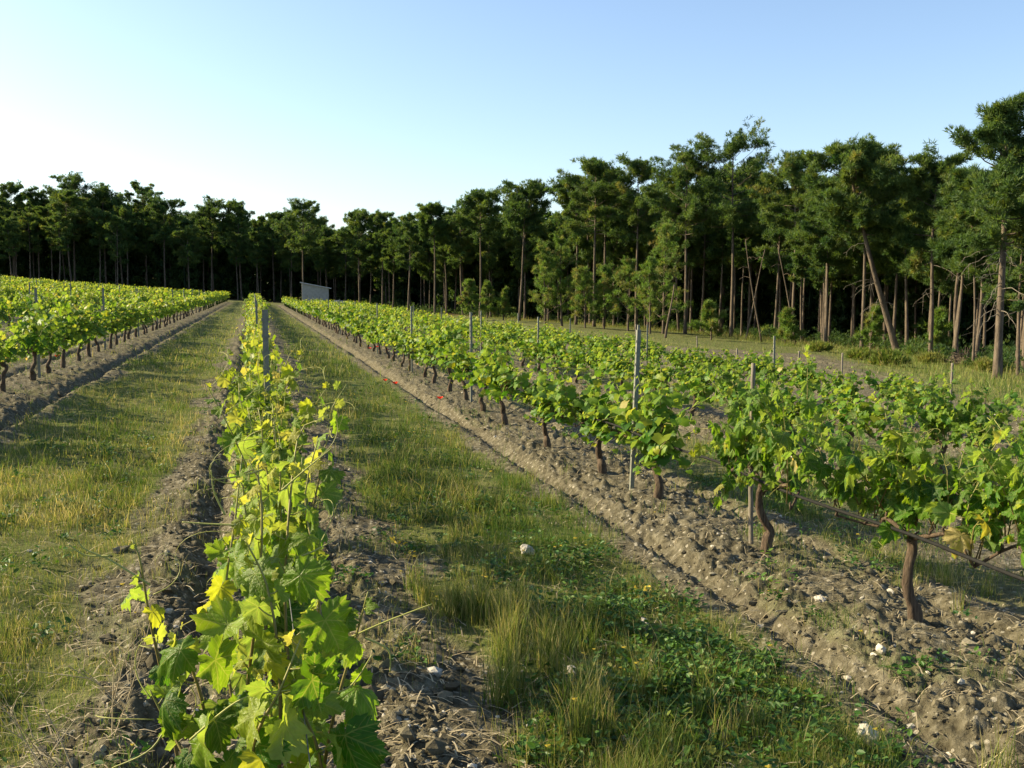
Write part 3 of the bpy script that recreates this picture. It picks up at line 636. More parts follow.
# ------------------------------------------------------------------ pines
def needles(mb, pos, dirs, L, w, k, tn, val, g, spread=.75):
    n = len(pos); D = nrm(dirs[:, None] + g.normal(0, spread, (n, k, 3)))
    sd = nrm(np.cross(D, g.normal(size=(n, k, 3)))); LL = (L * g.uniform(.7, 1.25, (n, k)))[..., None]
    a = pos[:, None] - sd * w * .5; b = pos[:, None] + sd * w * .5; c = pos[:, None] + D * LL
    m = pos[:, None] + D * LL * .55 + sd * w * .75; m2 = pos[:, None] + D * LL * .55 - sd * w * .75
    V = np.stack([a, b, m, c, m2], 2).reshape(-1, 3); I = np.arange(n * k) * 5
    T = np.concatenate([np.stack([I, I + 1, I + 2], 1), np.stack([I, I + 2, I + 4], 1), np.stack([I + 4, I + 2, I + 3], 1)])
    C = np.zeros((n, k, 5, 4)); C[..., 0] = tn[:, None, None]; C[..., 1] = val[:, None, None]; C[..., 3] = 1
    mb.add(V, T, None, C.reshape(-1, 4))
def gen_pine(seed, H=13., cb=.52, spread=2.7, r0=.2, nl=26, cl=5, tufts=34, L=.30, w=.045, k=6, lean=(0, 0), curve=0., shape='round', tmean=.5, dead=0):
    g = np.random.default_rng(seed); tr, cr, db = MB(), MB(), MB()
    n = 20; t = np.linspace(0, 1, n)
    bx = lean[0] * t + curve * np.sin(np.pi * t) + .12 * np.sin(t * 5 + g.uniform(0, 6)) * t; by = lean[1] * t + .12 * np.sin(t * 4 + g.uniform(0, 6)) * t
    P = np.stack([bx * 1, by * 1, H * t - .3 * (1 - t)], 1); rad = r0 * (1.0 - .78 * t) + r0 * .35 * np.exp(-t * 28)
    j = g.uniform(-1, 1, (n, 9)); tube(tr, P, rad, 9, None, True, lambda a, b: 1 + .06 * j)
    ax = lambda f: np.array([np.interp(f, t, P[:, q]) for q in range(3)])
    cc, cn, cv = [], [], []
    for i in range(nl):
        f = (i + g.uniform(0, 1)) / nl; zf = cb + (.985 - cb) * f; s = ax(zf)
        if shape == 'round': pr = (.55 + .45 * math.sin(min(1, f * 1.6) * math.pi / 2)) * math.sqrt(max(.03, 1 - f ** 2.6))
        elif shape == 'flat': pr = (.5 + .6 * f) * math.sqrt(max(.05, 1 - f ** 7))
        elif shape == 'tall': pr = (.75 + .25 * math.sin(f * 17 + seed)) * (1 - f) ** .85 + .1
        else: pr = (1.05 * (1 - f) ** .8 + .08) * g.uniform(.55, 1.25)
        Lb = spread * pr * g.uniform(.6, 1.2); az = i * 2.4 + g.normal(0, .5); el = -.12 + .75 * f + g.normal(0, .15)
        if shape == 'cone': el = .35 + .5 * f
        d = np.array([math.cos(az) * math.cos(el), math.sin(az) * math.cos(el), math.sin(el)]); m = 7; tt = np.linspace(0, 1, m)[:, None]
        B = s + d * Lb * tt + np.array([0, 0, .22]) * Lb * tt ** 2 + g.normal(0, .06, (m, 3)) * tt * Lb * .5
        tube(tr, B, np.linspace(max(.02, r0 * .26 * (1 - .5 * f)), .012, m), 5, None, False)
        nc = max(2, int(round(cl * (.5 + .5 * Lb / spread))))
        for c in range(nc):
            q = g.uniform(.38, 1.0) if c else 1.0; b = np.array([np.interp(q, tt[:, 0], B[:, u]) for u in range(3)])
            off = nrm(g.normal(size=3) * [1, 1, .5]) * g.uniform(.06, .26) * Lb * (0 if c == 0 else 1); off[2] += .08 * Lb
            cc.append(b + off); cn.append(.45 + .5 * q)
            if c: tube(tr, np.stack([b, b + off * .55 + [0, 0, -.03], b + off]), [.022, .016, .008], 4, None, False)
    cc = np.array(cc); nC = len(cc); cn = np.array(cn)
    rc = g.uniform(.34, .72, nC) * cn * spread / 2.7 * (1.0 if shape != 'cone' else .8)
    cv = g.uniform(0, 1, nC); ct = np.clip(tmean + g.normal(0, .16, nC), 0, 1)
    idx = np.repeat(np.arange(nC), tufts); N_ = len(idx)
    u = nrm(g.normal(size=(N_, 3))); rr = g.uniform(0.25, 1, (N_, 1)) ** .6
    cax = cc - np.array([ax(min(1, max(0, q))) for q in cc[:, 2] / H]); cax[:, 2] = 0; cax = nrm(nrm(cax) + g.normal(0, .45, (nC, 3)) + [0, 0, .3])
    sl = g.uniform(-1, 1, (N_, 1)); pos = cc[idx] + cax[idx] * sl * rc[idx][:, None] * 1.25 + u * rr * rc[idx][:, None] * np.array([.62, .62, .4]) * (1.05 - .55 * np.maximum(sl, 0))
    dr = u * .7 + cax[idx] * .5 + np.array([0, 0, .6]); L = L * (1 + .5 * np.maximum(u[:, 2], 0) * (g.random(N_) < .3))[:, None]
    needles(cr, pos, dr, L, w, k, np.clip(ct[idx] + g.normal(0, .09, N_), 0, .97), np.clip(cv[idx] * .7 + .3 * g.random(N_), 0, 1), g)
    for i in range(dead):
        f = cb * g.uniform(.45, 1.05); s = ax(f); az = g.uniform(0, 6.28) if i % 3 else R(190) + g.normal(0, .5); Lb = g.uniform(.7, 2.0); d = np.array([math.cos(az), math.sin(az), g.uniform(-.1, .35)]); m = 9; tt = np.linspace(0, 1, m)[:, None]
        B = s + d * Lb * tt - np.array([0, 0, 1]) * Lb * .55 * tt ** 2 + g.normal(0, .04, (m, 3)) * tt
        tube(db, B, np.linspace(.017, .005, m), 5, None, False)
        for q in range(2):
            b = B[g.integers(4, 8)]; tube(db, np.stack([b, b + g.normal(0, .15, 3) + [0, 0, -.12], b + g.normal(0, .2, 3) + [0, 0, -.35]]), [.007, .005, .003], 4, None, False)
    return tr, cr, db
def pine_object(parts, name, loc, rz=0, sc=1, needle=None):
    root = empty(name, loc, rz, sc); parts[0].build('trunk', M_pbark, root); parts[1].build('crown', needle or M_needle, root, False)
    if parts[2].n: parts[2].build('dead_branches', M_dead, root)
    return root
GT = 'pines along the edge of the wood'; GI = 'pines standing inside the wood'
SKY = np.array([(-60, 192), (0, 188), (40, 196), (75, 181), (105, 188), (150, 192), (190, 203), (245, 204), (275, 212), (305, 204), (332, 224), (365, 214), (405, 216), (437, 207), (478, 195), (520, 191), (556, 206), (575, 185), (595, 162), (640, 166), (690, 156), (735, 145), (775, 162), (800, 165), (830, 178), (865, 152), (905, 165), (940, 158), (965, 158), (990, 160), (1030, 155), (1100, 150)], float)
def top_z(px, d): return EYE + (290 - np.interp(px, SKY[:, 0], SKY[:, 1])) * d / 1000
def pine_z(x, y): return float(macro(x, y)) + .0
# hand-placed edge trees: (column, distance, top row, crown base, spread/H, shape, lean, label)
EDGE = [(18, 152, 188, .55, .2, 'round', 0, 'slim dark pine nearest the left edge of the photo'), (42, 150, 194, .6, .17, 'flat', 0, 'lean pine with small flat crown and bare trunk at the left edge of the wood'),
 (77, 150, 178, .5, .24, 'round', .4, 'broad two-tiered pine, tallest of the left part of the wood'), (108, 152, 187, .48, .24, 'round', 0, 'wide dark pine right of the tallest pine on the left'),
 (148, 156, 189, .6, .16, 'flat', 0, 'pine with a small knob of foliage on top in the left part of the wood'), (167, 147, 203, .55, .24, 'flat', 0, 'flat-crowned pine with pale straight trunk beyond the left vines'),
 (213, 150, 203, .5, .22, 'round', .3, 'dense round pine left of where the grass path ends'), (243, 150, 203, .5, .22, 'round', -.5, 'pine rising straight above the end of the grass path'),
 (275, 152, 214, .5, .2, 'round', 0, 'low dark pine just left of the shed'), (304, 140, 203, .5, .25, 'round', .2, 'spreading pine with pale trunk right above the shed'), (360, 136, 214, .5, .24, 'round', 0, 'pine right of the sky gap beyond the shed'),
 (383, 134, 214, .5, .2, 'round', 0, 'narrow pine second right of the sky gap beyond the shed'), (410, 130, 217, .5, .24, 'round', 0, 'dusky green pine in the middle of the wood with trunk in shade'), (435, 118, 205, .6, .17, 'round', 0, 'small-crowned pine with tall bare reddish trunk'),
 (480, 110, 194, .57, .24, 'round', .25, 'round-crowned pine with thick bare trunk standing before the wood'), (519, 106, 190, .6, .23, 'flat', .9, 'pine with tilted bare trunk and open crown left of the high trees'),
 (576, 100, 178, .45, .2, 'round', 0, 'sloping-shouldered pine at the left end of the high trees'), (594, 94, 161, .48, .2, 'round', 0, 'high pine with straight dark trunk above the young pines'), (604, 97, 170, .5, .19, 'round', .2, 'pine squeezed against the high straight pine above young pines'),
 (636, 92, 164, .45, .23, 'round', 0, 'broad pine with olive green clumps and trunk in half shade'), (685, 86, 155, .45, .22, 'round', 0, 'pine with open twiggy top in the middle of the high trees'), (731, 84, 143, .48, .27, 'round', 0, 'largest broad-crowned pine in the middle of the right wood'),
 (792, 76, 161, .55, .21, 'round', 0, 'shaded blue-green pine in the dip of the treetops'), (826, 66, 180, .42, .22, 'round', 0, 'lower olive pine left of the leaning trunk'), (862, 62, 152, .45, .24, 'round', 0, 'sunlit olive pine with crown in front of its neighbours')]
def gz_depth(px, d):
    xc = (px - 512) / F_PX * d; x = xc * CY + d * SY; y = -xc * SY + d * CY; return x, y
tree_xy = []
for n, (px, d, top, cb, sp, shp, lean, lab) in enumerate(EDGE):
    x, y = gz_depth(px, d); z = pine_z(x, y); H = (EYE + (290 - top) * d / 1000 - z) * .96
    near = d < 100
    p = gen_pine(1100 + n, H, cb + (.1 if px > 425 else .03), sp * H, .0095 * H + .02, 30, 5, 34 if not near else 52, .30 if not near else .26, .032 if not near else .022, 8, (lean * CY, 0), 0, shp, .5 if px > 550 else .42)
    tag(pine_object(p, 'pine_tree', (x, y, z)), lab, 'pine tree', GT); tree_xy.append((x, y))
# the leaning pine, the tall pine at right and their neighbours
def special(px, base, top, seed, lab, **kw):
    x, y = gp(px, base); d = x * SY + y * CY; z = pine_z(x, y); H = (EYE + (290 - top) * d / 1000 - z) * .95
    kw['spread'] = kw.get('spread', .24) * H; p = gen_pine(seed, H, **kw); o = pine_object(p, 'pine_tree', (x, y, z), kw.pop('rz', 0)); tag(o, lab, 'pine tree', GT); tree_xy.append((x, y)); return d, H
special(900, 357, 150, 2001, 'leaning pine with thick bare trunk tilted to the left and dead twigs', cb=.62, spread=.25, r0=.2, nl=30, cl=6, tufts=64, L=.26, w=.022, k=8, lean=(-3.5, .6), shape='round', dead=9, tmean=.55)
special(997, 378, 96, 2002, 'tallest pine at right with straight trunk and drooping dead branches', cb=.5, spread=.26, r0=.16, nl=27, cl=5, tufts=52, L=.22, w=.018, k=9, shape='tall', dead=16, tmean=.5)
special(930, 360, 160, 2003, 'straight pine between the leaning pine and the tallest one', cb=.5, spread=.22, r0=.13, nl=28, cl=5, tufts=56, L=.25, w=.02, k=8, shape='round', dead=4)
special(958, 362, 172, 2004, 'crooked pine leaning right just left of the tallest pine', cb=.55, spread=.2, r0=.12, nl=24, cl=5, tufts=56, L=.25, w=.02, k=8, lean=(.5, 0), curve=-.5, shape='round')
special(1024, 372, 152, 2005, 'dark pine cut by the right edge of the photo', cb=.5, spread=.24, r0=.13, nl=30, cl=5, tufts=56, L=.25, w=.02, k=8, shape='round', dead=4)
special(975, 366, 172, 2006, 'shaded pine with curved trunk behind the tallest pine', cb=.5, spread=.22, r0=.11, nl=28, cl=5, tufts=56, L=.25, w=.02, k=8, lean=(-.6, 0), curve=.4, shape='round')
# inner wood: copies of a few pines
libp = [gen_pine(3000 + i, 13, [.52, .56, .42, .6, .48, .5][i], [2.4, 2.1, 2.3, 2.0, 2.6, 2.3][i], [.15, .13, .14, .12, .15, .14][i], 26, 5, 32, .32, .034, 7, (.5 * (i % 3 - 1), 0), .15 * (i % 2), ['round', 'flat', 'round', 'flat', 'round', 'round'][i], .4 + .03 * i) for i in range(6)]
lib_o = [None] * 6
lens = np.concatenate([[0], np.cumsum(np.linalg.norm(np.diff(TL, axis=0), axis=1))])
def wood_point(u0, u1):
    s = rng.uniform(12, lens[-1] - 5); i = np.searchsorted(lens, s) - 1; a, b = TL[i], TL[i + 1]; q = a + (b - a) * (s - lens[i]) / (lens[i + 1] - lens[i]); dv = nrm(b - a); nn = np.array([dv[1], -dv[0]])
    return q + nn * rng.uniform(u0, u1)
def wood_ray(u0, u1):
    a = rng.uniform(R(-16), R(46)); D = np.linspace(10, 200, 700); t = tl_dist(D * math.sin(a), D * math.cos(a)); i = np.argmax(t < 0); q = D[i] + rng.uniform(u0, u1)
    return q * math.sin(a), q * math.cos(a)
def in_view(x, y, pad=40):
    d = x * SY + y * CY
    return d > 5 and -pad < colrow(x, y) < 1024 + pad
n_in = 0; tries = 0
while n_in < 240 and tries < 9000:
    tries += 1; x, y = wood_ray(1, 22 if n_in < 150 else 40)
    if not in_view(x, y, 60) or tl_dist(np.array([x]), np.array([y]))[0] > -.5: continue
    if min(((x - a) ** 2 + (y - b) ** 2) for a, b in tree_xy) < (2.0 if y < 90 else 2.6) ** 2: continue
    d = x * SY + y * CY; px = colrow(x, y); z = pine_z(x, y); Hm = top_z(px, d) - z
    H = min(rng.uniform(11, 17), Hm * rng.uniform(.62, .9))
    if H < 5: continue
    i = int(rng.integers(0, 6)); s = H / 13; sc = (s * rng.uniform(.9, 1.15), s * rng.uniform(.9, 1.15), s); rz = rng.uniform(0, 6.28)
    if lib_o[i] is None: lib_o[i] = o = pine_object(libp[i], 'pine_tree', (x, y, z), rz, sc)
    else: o = dup(lib_o[i], (x, y, z), rz, sc)
    lab = 'bare-trunked pine standing in the deep shade of the right wood' if px > 545 else 'dark pine among its neighbours in the wood behind the shed' if px > 255 else 'dark pine in the close stand beyond the left vines'
    tag(o, lab, 'pine tree', GI); tree_xy.append((x, y)); n_in += 1
# bare trunks and leaning dead trees at the right edge
def bare_trunk(px, base, top, lean, r, lab, seed):
    x, y = gp(px, base); d = x * SY + y * CY; z = pine_z(x, y); H = (base - top) * d / 1000; g = np.random.default_rng(seed); mb = MB(); n = 12; t = np.linspace(0, 1, n)
    P = np.stack([lean * t + .1 * np.sin(t * 4 + g.uniform(0, 6)) * t, .1 * t, H * t - .2 * (1 - t)], 1); j = g.uniform(-1, 1, (n, 8)); tube(mb, P, r * (1 - .6 * t), 8, None, True, lambda a, b: 1 + .07 * j)
    for q in range(4): s = P[g.integers(5, 12)]; a = g.uniform(0, 6.28); tube(mb, np.stack([s, s + [math.cos(a) * .4, math.sin(a) * .4, .1], s + [math.cos(a) * .8, math.sin(a) * .8, -.1]]), [.02, .014, .006], 4, None, False)
    o = mb.build('dead_trunk', M_pbark); o.location = (x, y, z)
    tag(o, lab, 'dead tree', 'dead trunks at the edge of the wood')
bare_trunk(762, 342, 240, -1.5, .075, 'dead trunk leaning left in the gap of the right wood', 1)
bare_trunk(745, 340, 250, 1.6, .075, 'dark dead trunk tilted right beside the largest pine', 2)
bare_trunk(796, 345, 248, -1.4, .075, 'grey broken trunk crossing the gap left of the leaning pine', 3)
bare_trunk(665, 338, 285, .6, .1, 'short crooked trunk curving at the foot of the young pines', 5)
bare_trunk(952, 362, 225, .8, .09, 'thin bare trunk tilted right behind the brush pile', 7)
# young pines
def young(px, base, top, w, seed, lab):
    x, y = gp(px, base); d = x * SY + y * CY; z = pine_z(x, y); H = (base - top) * d / 1000
    p = gen_pine(seed, H, .14, w * 1.35 * H, .05 + .008 * H, int(16 + 2.2 * H), 4, 13, .26, .018, 10, (rng.normal(0, .15), 0), 0, 'cone', .6)
    tag(pine_object(p, 'young_pine', (x, y, z), 0, 1, M_young), lab, 'young pine', 'young pines in front of the wood'); tree_xy.append((x, y))
young(545, 325, 246, .2, 4001, 'young pine at the left end of the thicket in front of the wood'); young(562, 326, 240, .2, 4002, 'bright young pine second from the left in the thicket')
young(585, 328, 270, .26, 4003, 'low bushy young pine on thin stems in the middle of the thicket'); young(604, 329, 268, .24, 4004, 'dull brownish young pine between two brighter ones'); young(628, 331, 262, .24, 4005, 'young pine with pointed top right of the brownish one')
young(663, 334, 226, .26, 4006, 'tallest young pine with bright green shaggy crown'); young(650, 334, 260, .2, 4010, 'short young pine hugging the tallest young pine'); young(470, 319, 281, .2, 4007, 'bushy low young pine at the foot of the round-crowned pine'); young(487, 319, 283, .2, 4008, 'low young pine right of the bushy one below the round-crowned pine'); young(503, 320, 290, .22, 4009, 'smallest young pine below the tilted bare trunk')
young(711, 340, 305, .3, 4011, 'little dark young pine left of the broad-crowned pine'); young(785, 345, 312, .3, 4012, 'small shaded young pine under the gap of the wood')
young(870, 352, 308, .24, 4013, 'thin young pine in the shade left of the leaning trunk'); young(938, 360, 312, .24, 4014, 'slim young pine between trunks right of the leaning pine')
# deep wood and undergrowth: masses behind the counted trees
def deep_wood():
    mb = MB(); tk = MB(); n = 0; t = 0
    lib = [gen_pine(5000 + i, 13, .06, 2.9, .18, 30, 4, 12, .6, .13, 5, (0, 0), 0, 'round', .3) for i in range(3)]
    while n < 300 and t < 9000:
        t += 1; x, y = wood_ray(12, 45)
        if not in_view(x, y, 120) or tl_dist(np.array([x]), np.array([y]))[0] > -12: continue
        d = x * SY + y * CY; px = colrow(x, y); z = pine_z(x, y); H = min(rng.uniform(12, 17), (top_z(px, d) - z) * rng.uniform(.62, .84)); s = H / 13; p = lib[n % 3]; a = rng.uniform(0, 6.28); c, q = math.cos(a), math.sin(a); M = np.array([[c, -q, 0], [q, c, 0], [0, 0, 1]]) * s
        if H < 4: continue
        mb.add(np.concatenate(p[1].V) @ M.T + [x, y, z], np.concatenate(p[1].T), None, np.concatenate(p[1].C))
        tube(mb, [(x, y, z - .3), (x + rng.normal(0, .2), y, z + H * .5), (x, y, z + H * .9)], [.22, .17, .05], 5, (0, 0, 0, 1)); n += 1
    tag(mb.build('deep_wood', M_needle, None, False), 'dark mass of pines deep in the wood behind the edge trees', None, None, 'stuff')
    ub = MB(); N_ = 900; P = []
    while len(P) < N_:
        x, y = wood_ray(4, 34)
        if in_view(x, y, 60): P.append((x, y))
    P = np.array(P); k = 26; idx = np.repeat(np.arange(N_), k); hs = rng.uniform(.3, 1.5, N_)
    u = nrm(rng.normal(size=(len(idx), 3))); u[:, 2] = np.abs(u[:, 2])
    pos = np.stack([P[idx, 0], P[idx, 1], macro(P[idx, 0], P[idx, 1])], 1) + u * rng.uniform(.3, 1, (len(idx), 1)) * np.stack([hs[idx] * .7, hs[idx] * .7, hs[idx]], 1)
    needles(ub, pos, u + [0, 0, .6], .24, .022, 9, np.clip(rng.normal(.35, .15, N_), 0, 1)[idx], rng.uniform(0, 1, N_)[idx], rng)
    tag(ub.build('undergrowth', M_needle, None, False), 'low shaded undergrowth between the trunks of the wood', None, None, 'stuff')
deep_wood()
# broom-like shrubs and brush heap at the foot of the right wood
def shrub(px, base, h, w, seed, lab, m=None, name='shrub', tn=.5):
    x, y = gp(px, base); z = pine_z(x, y); g = np.random.default_rng(seed); root = empty(name, (x, y, z)); st, fo = MB(), MB()
    n = 260; u = nrm(g.normal(size=(n, 3))); u[:, 2] = np.abs(u[:, 2]); pos = u * g.uniform(.25, 1, (n, 1)) ** .6 * [w, w, h]; pos[:, 2] += .05
    needles(fo, pos, u + [0, 0, .9], .26, .022, 8, np.clip(tn + g.normal(0, .12, n), 0, 1), g.uniform(0, 1, n), g, .5)
    for k in range(9): q = pos[g.integers(0, n)]; tube(st, spline([(0, 0, -.05), q * .5 + [0, 0, .05], q], 5), np.linspace(.018, .006, 5), 4)
    fo.build('foliage', m or M_grass, root, False); st.build('stems', M_pbark, root); tag(root, lab, 'shrub', 'shrubs at the foot of the wood')
shrub(888, 366, .5, .75, 61, 'rounded yellow-green broom bush right of the leaning trunk', tn=.42); shrub(862, 360, .35, .6, 62, 'low green bush left of the leaning trunk', tn=.42); shrub(930, 364, .35, .55, 63, 'pale bush left of the brush heap', tn=.6); shrub(985, 372, .35, .5, 64, 'small bush at the foot of the tallest pine', tn=.55); shrub(820, 352, .4, .7, 65, 'wide low bush in front of the lower olive pine', tn=.52); shrub(240, 299, 1.3, 1.6, 66, 'yellow-flecked bush at the far end of the grass path', tn=.5)
def brush_heap():
    x, y = gp(966, 366); z = pine_z(x, y); mb = MB(); g = np.random.default_rng(77)
    for k in range(120):
        a = g.uniform(0, 6.28); r_ = g.uniform(0, .8); c = np.array([math.cos(a) * r_, math.sin(a) * r_, max(.03, .55 * (1 - r_) * g.uniform(.2, 1))]); d = nrm(g.normal(size=3) * [1, 1, .35]) * g.uniform(.3, .7)
        tube(mb, np.stack([c - d, c + g.normal(0, .05, 3), c + d]) + [0, 0, .08], [.018, .014, .006], 4, None, False)
    o = mb.build('brush_heap', M_pbark); o.location = (x, y, z); tag(o, 'heap of dark cut branches left of the tallest pine', 'brush heap')
brush_heap()

# ------------------------------------------------------------------ shed beyond the vines
def shed():
    d = 128; x0, y0 = gz_depth(316, d); z = float(macro(x0, y0)) - .1
    root = empty('shed', (x0, y0, z), -YAW + R(12)); W, D, h1, h2 = 3.3, 2.6, 3.0, 2.35
    mb = MB(); v = np.array([(-W / 2, -D / 2, -.3), (W / 2, -D / 2, -.3), (W / 2, D / 2, -.3), (-W / 2, D / 2, -.3), (-W / 2, -D / 2, h1), (W / 2, -D / 2, h2), (W / 2, D / 2, h2), (-W / 2, D / 2, h1)])
    mb.add(v, None, [[0, 1, 5, 4], [1, 2, 6, 5], [2, 3, 7, 6], [3, 0, 4, 7], [4, 5, 6, 7]]); mb.build('wall', M_shed, root, False)
    a = math.atan2(h1 - h2, W); L = math.hypot(W, h1 - h2) + .6; rb = MB(); rot = Matrix.Rotation(a, 3, 'Y'); box(rb, (0.05, 0, (h1 + h2) / 2 + .06), (L, D + .5, .09), rot); rb.build('roof', M_roof, root, False)
    db = MB(); box(db, (W / 2 + .02, 0, .9), (.05, .9, 1.9)); db.build('door', M_steel, root, False)
    tag(root, 'small pale shed with a sloping roof at the far end of the vines', 'shed')
    g = np.random.default_rng(9); x1, y1 = gz_depth(340, 126); rk = rock_mesh(9, 3); o = rk.build('boulder', M_stone); o.location = (x1, y1, float(macro(x1, y1)) + .35); o.scale = (1.0, .7, .75); tag(o, 'whitish boulder beside the shed', 'boulder')
# ------------------------------------------------------------------ stones
def ico(sub):
    import bmesh
    bm = bmesh.new(); bmesh.ops.create_icosphere(bm, subdivisions=sub, radius=1); V = np.array([v.co[:] for v in bm.verts]); T = np.array([[v.index for v in f.verts] for f in bm.faces]); bm.free(); return V, T
def rock_mesh(seed, sub=3):
    g = np.random.default_rng(seed); V, T = ico(sub); r_ = np.ones(len(V))
    for k in range(9): n = nrm(g.normal(size=3)); dd = V @ n; r_ = np.where(dd * r_ > .62, .62 / np.maximum(dd, .01), r_) if k < 7 else r_
    r_ = r_ * (1 + .06 * g.normal(size=len(V))); mb = MB(); mb.add(V * r_[:, None], T, None, (.9, .5, 0, 1)); return mb
shed()
for n, (px, py, s, lab) in enumerate([(527, 556, .055, 'angular pale rock lying in the grass strip'), (868, 732, .05, 'grey pointed rock on the bare wheel track at bottom right'), (760, 613, .03, 'small white stone in the furrow below the stout vine'), (645, 628, .035, 'rounded pale stone among weeds in the right grass strip'), (628, 742, .035, 'lumpy grey stone at the bottom between grass tufts'), (572, 672, .03, 'small whitish stone beside the tall straw tuft'), (655, 662, .028, 'little pale stone in the middle of the weeds'), (183, 690, .035, 'dusty pebble by the dry twig at bottom left'), (820, 608, .032, 'buff clod-like stone in front of the crooked vine'), (880, 660, .03, 'white chip of stone in the churned soil at right')]):
    x, y = gp(px, py); o = rock_mesh(50 + n).build('stone', M_stone, None, False); o.location = (x, y, zg(x, y) + s * .35); o.scale = (s * 1.3, s, s * .85); o.rotation_euler = (rng.uniform(0, 6), .3, rng.uniform(0, 6)); tag(o, lab, 'stone', 'pale stones on the soil')
def gravel():
    V, T = ico(1); mb = MB(); N_ = 40000
    r_ = 2.4 * np.exp(rng.random(N_) * math.log(9)); th = rng.uniform(R(-16), R(46), N_); X, Y = r_ * np.sin(th), r_ * np.cos(th)
    o, k = rowx(X); keep = rng.random(N_) < (1 - .9 * grassmask(X, Y)) * (.35 + .65 * np.exp(-((np.abs(o) - .4) / .4) ** 2)); X, Y = X[keep], Y[keep]; n = len(X)
    s = rng.lognormal(-5.0, .6, n).clip(.003, .045); Z = height(X, Y) + s * .15
    sh = 1 + rng.normal(0, .22, (n, len(V), 1)); q = rng.uniform(.6, 1.4, (n, 1, 3)) * [1, 1, .75]
    W = np.stack([X, Y, Z], 1)[:, None] + V[None] * sh * q * s[:, None, None]
    tn = np.clip(rng.beta(2, 2.4, n) * .85 + (rng.random(n) < .1) * .45, 0, 1); C = np.zeros((n, len(V), 4)); C[..., 0] = tn[:, None]; C[..., 3] = 1
    mb.add(W.reshape(-1, 3), (T[None] + (np.arange(n) * len(V))[:, None, None]).reshape(-1, 3), None, C.reshape(-1, 4))
    tag(mb.build('gravel', M_gravel, None, False), 'loose stones and clods strewn over the bare soil', None, None, 'stuff')
gravel()

# ------------------------------------------------------------------ grass, weeds, straw
def blades(mb, X, Y, h, w, tn, lean=.35, tip=.14):
    n = len(X); Z = height(X, Y) - .01; a = rng.uniform(0, 6.28, n); d = np.stack([np.cos(a), np.sin(a)], 1) * (h * np.abs(rng.normal(lean, lean * .6, n)))[:, None]
    sa = rng.uniform(0, 3.14, n); sx, sy = np.cos(sa) * w / 2, np.sin(sa) * w / 2
    B = np.stack([X, Y, Z], 1); S = np.stack([sx, sy, np.zeros(n)], 1)
    m = B + np.stack([d[:, 0] * .35, d[:, 1] * .35, h * .55], 1); t = B + np.stack([d[:, 0], d[:, 1], h * (1 - .18 * rng.random(n))], 1)
    V = np.stack([B - S, B + S, m + S * .8, m - S * .8, t], 1).reshape(-1, 3); I = np.arange(n) * 5
    C = np.zeros((n, 5, 4)); C[..., 0] = np.clip(tn[:, None] + np.array([-.1, -.1, 0, 0, tip]), 0, 1); C[..., 1] = rng.random(n)[:, None]; C[..., 3] = 1
    mb.add(V, np.stack([I + 3, I + 2, I + 4], 1), np.stack([I, I + 1, I + 2, I + 3], 1), C.reshape(-1, 4))
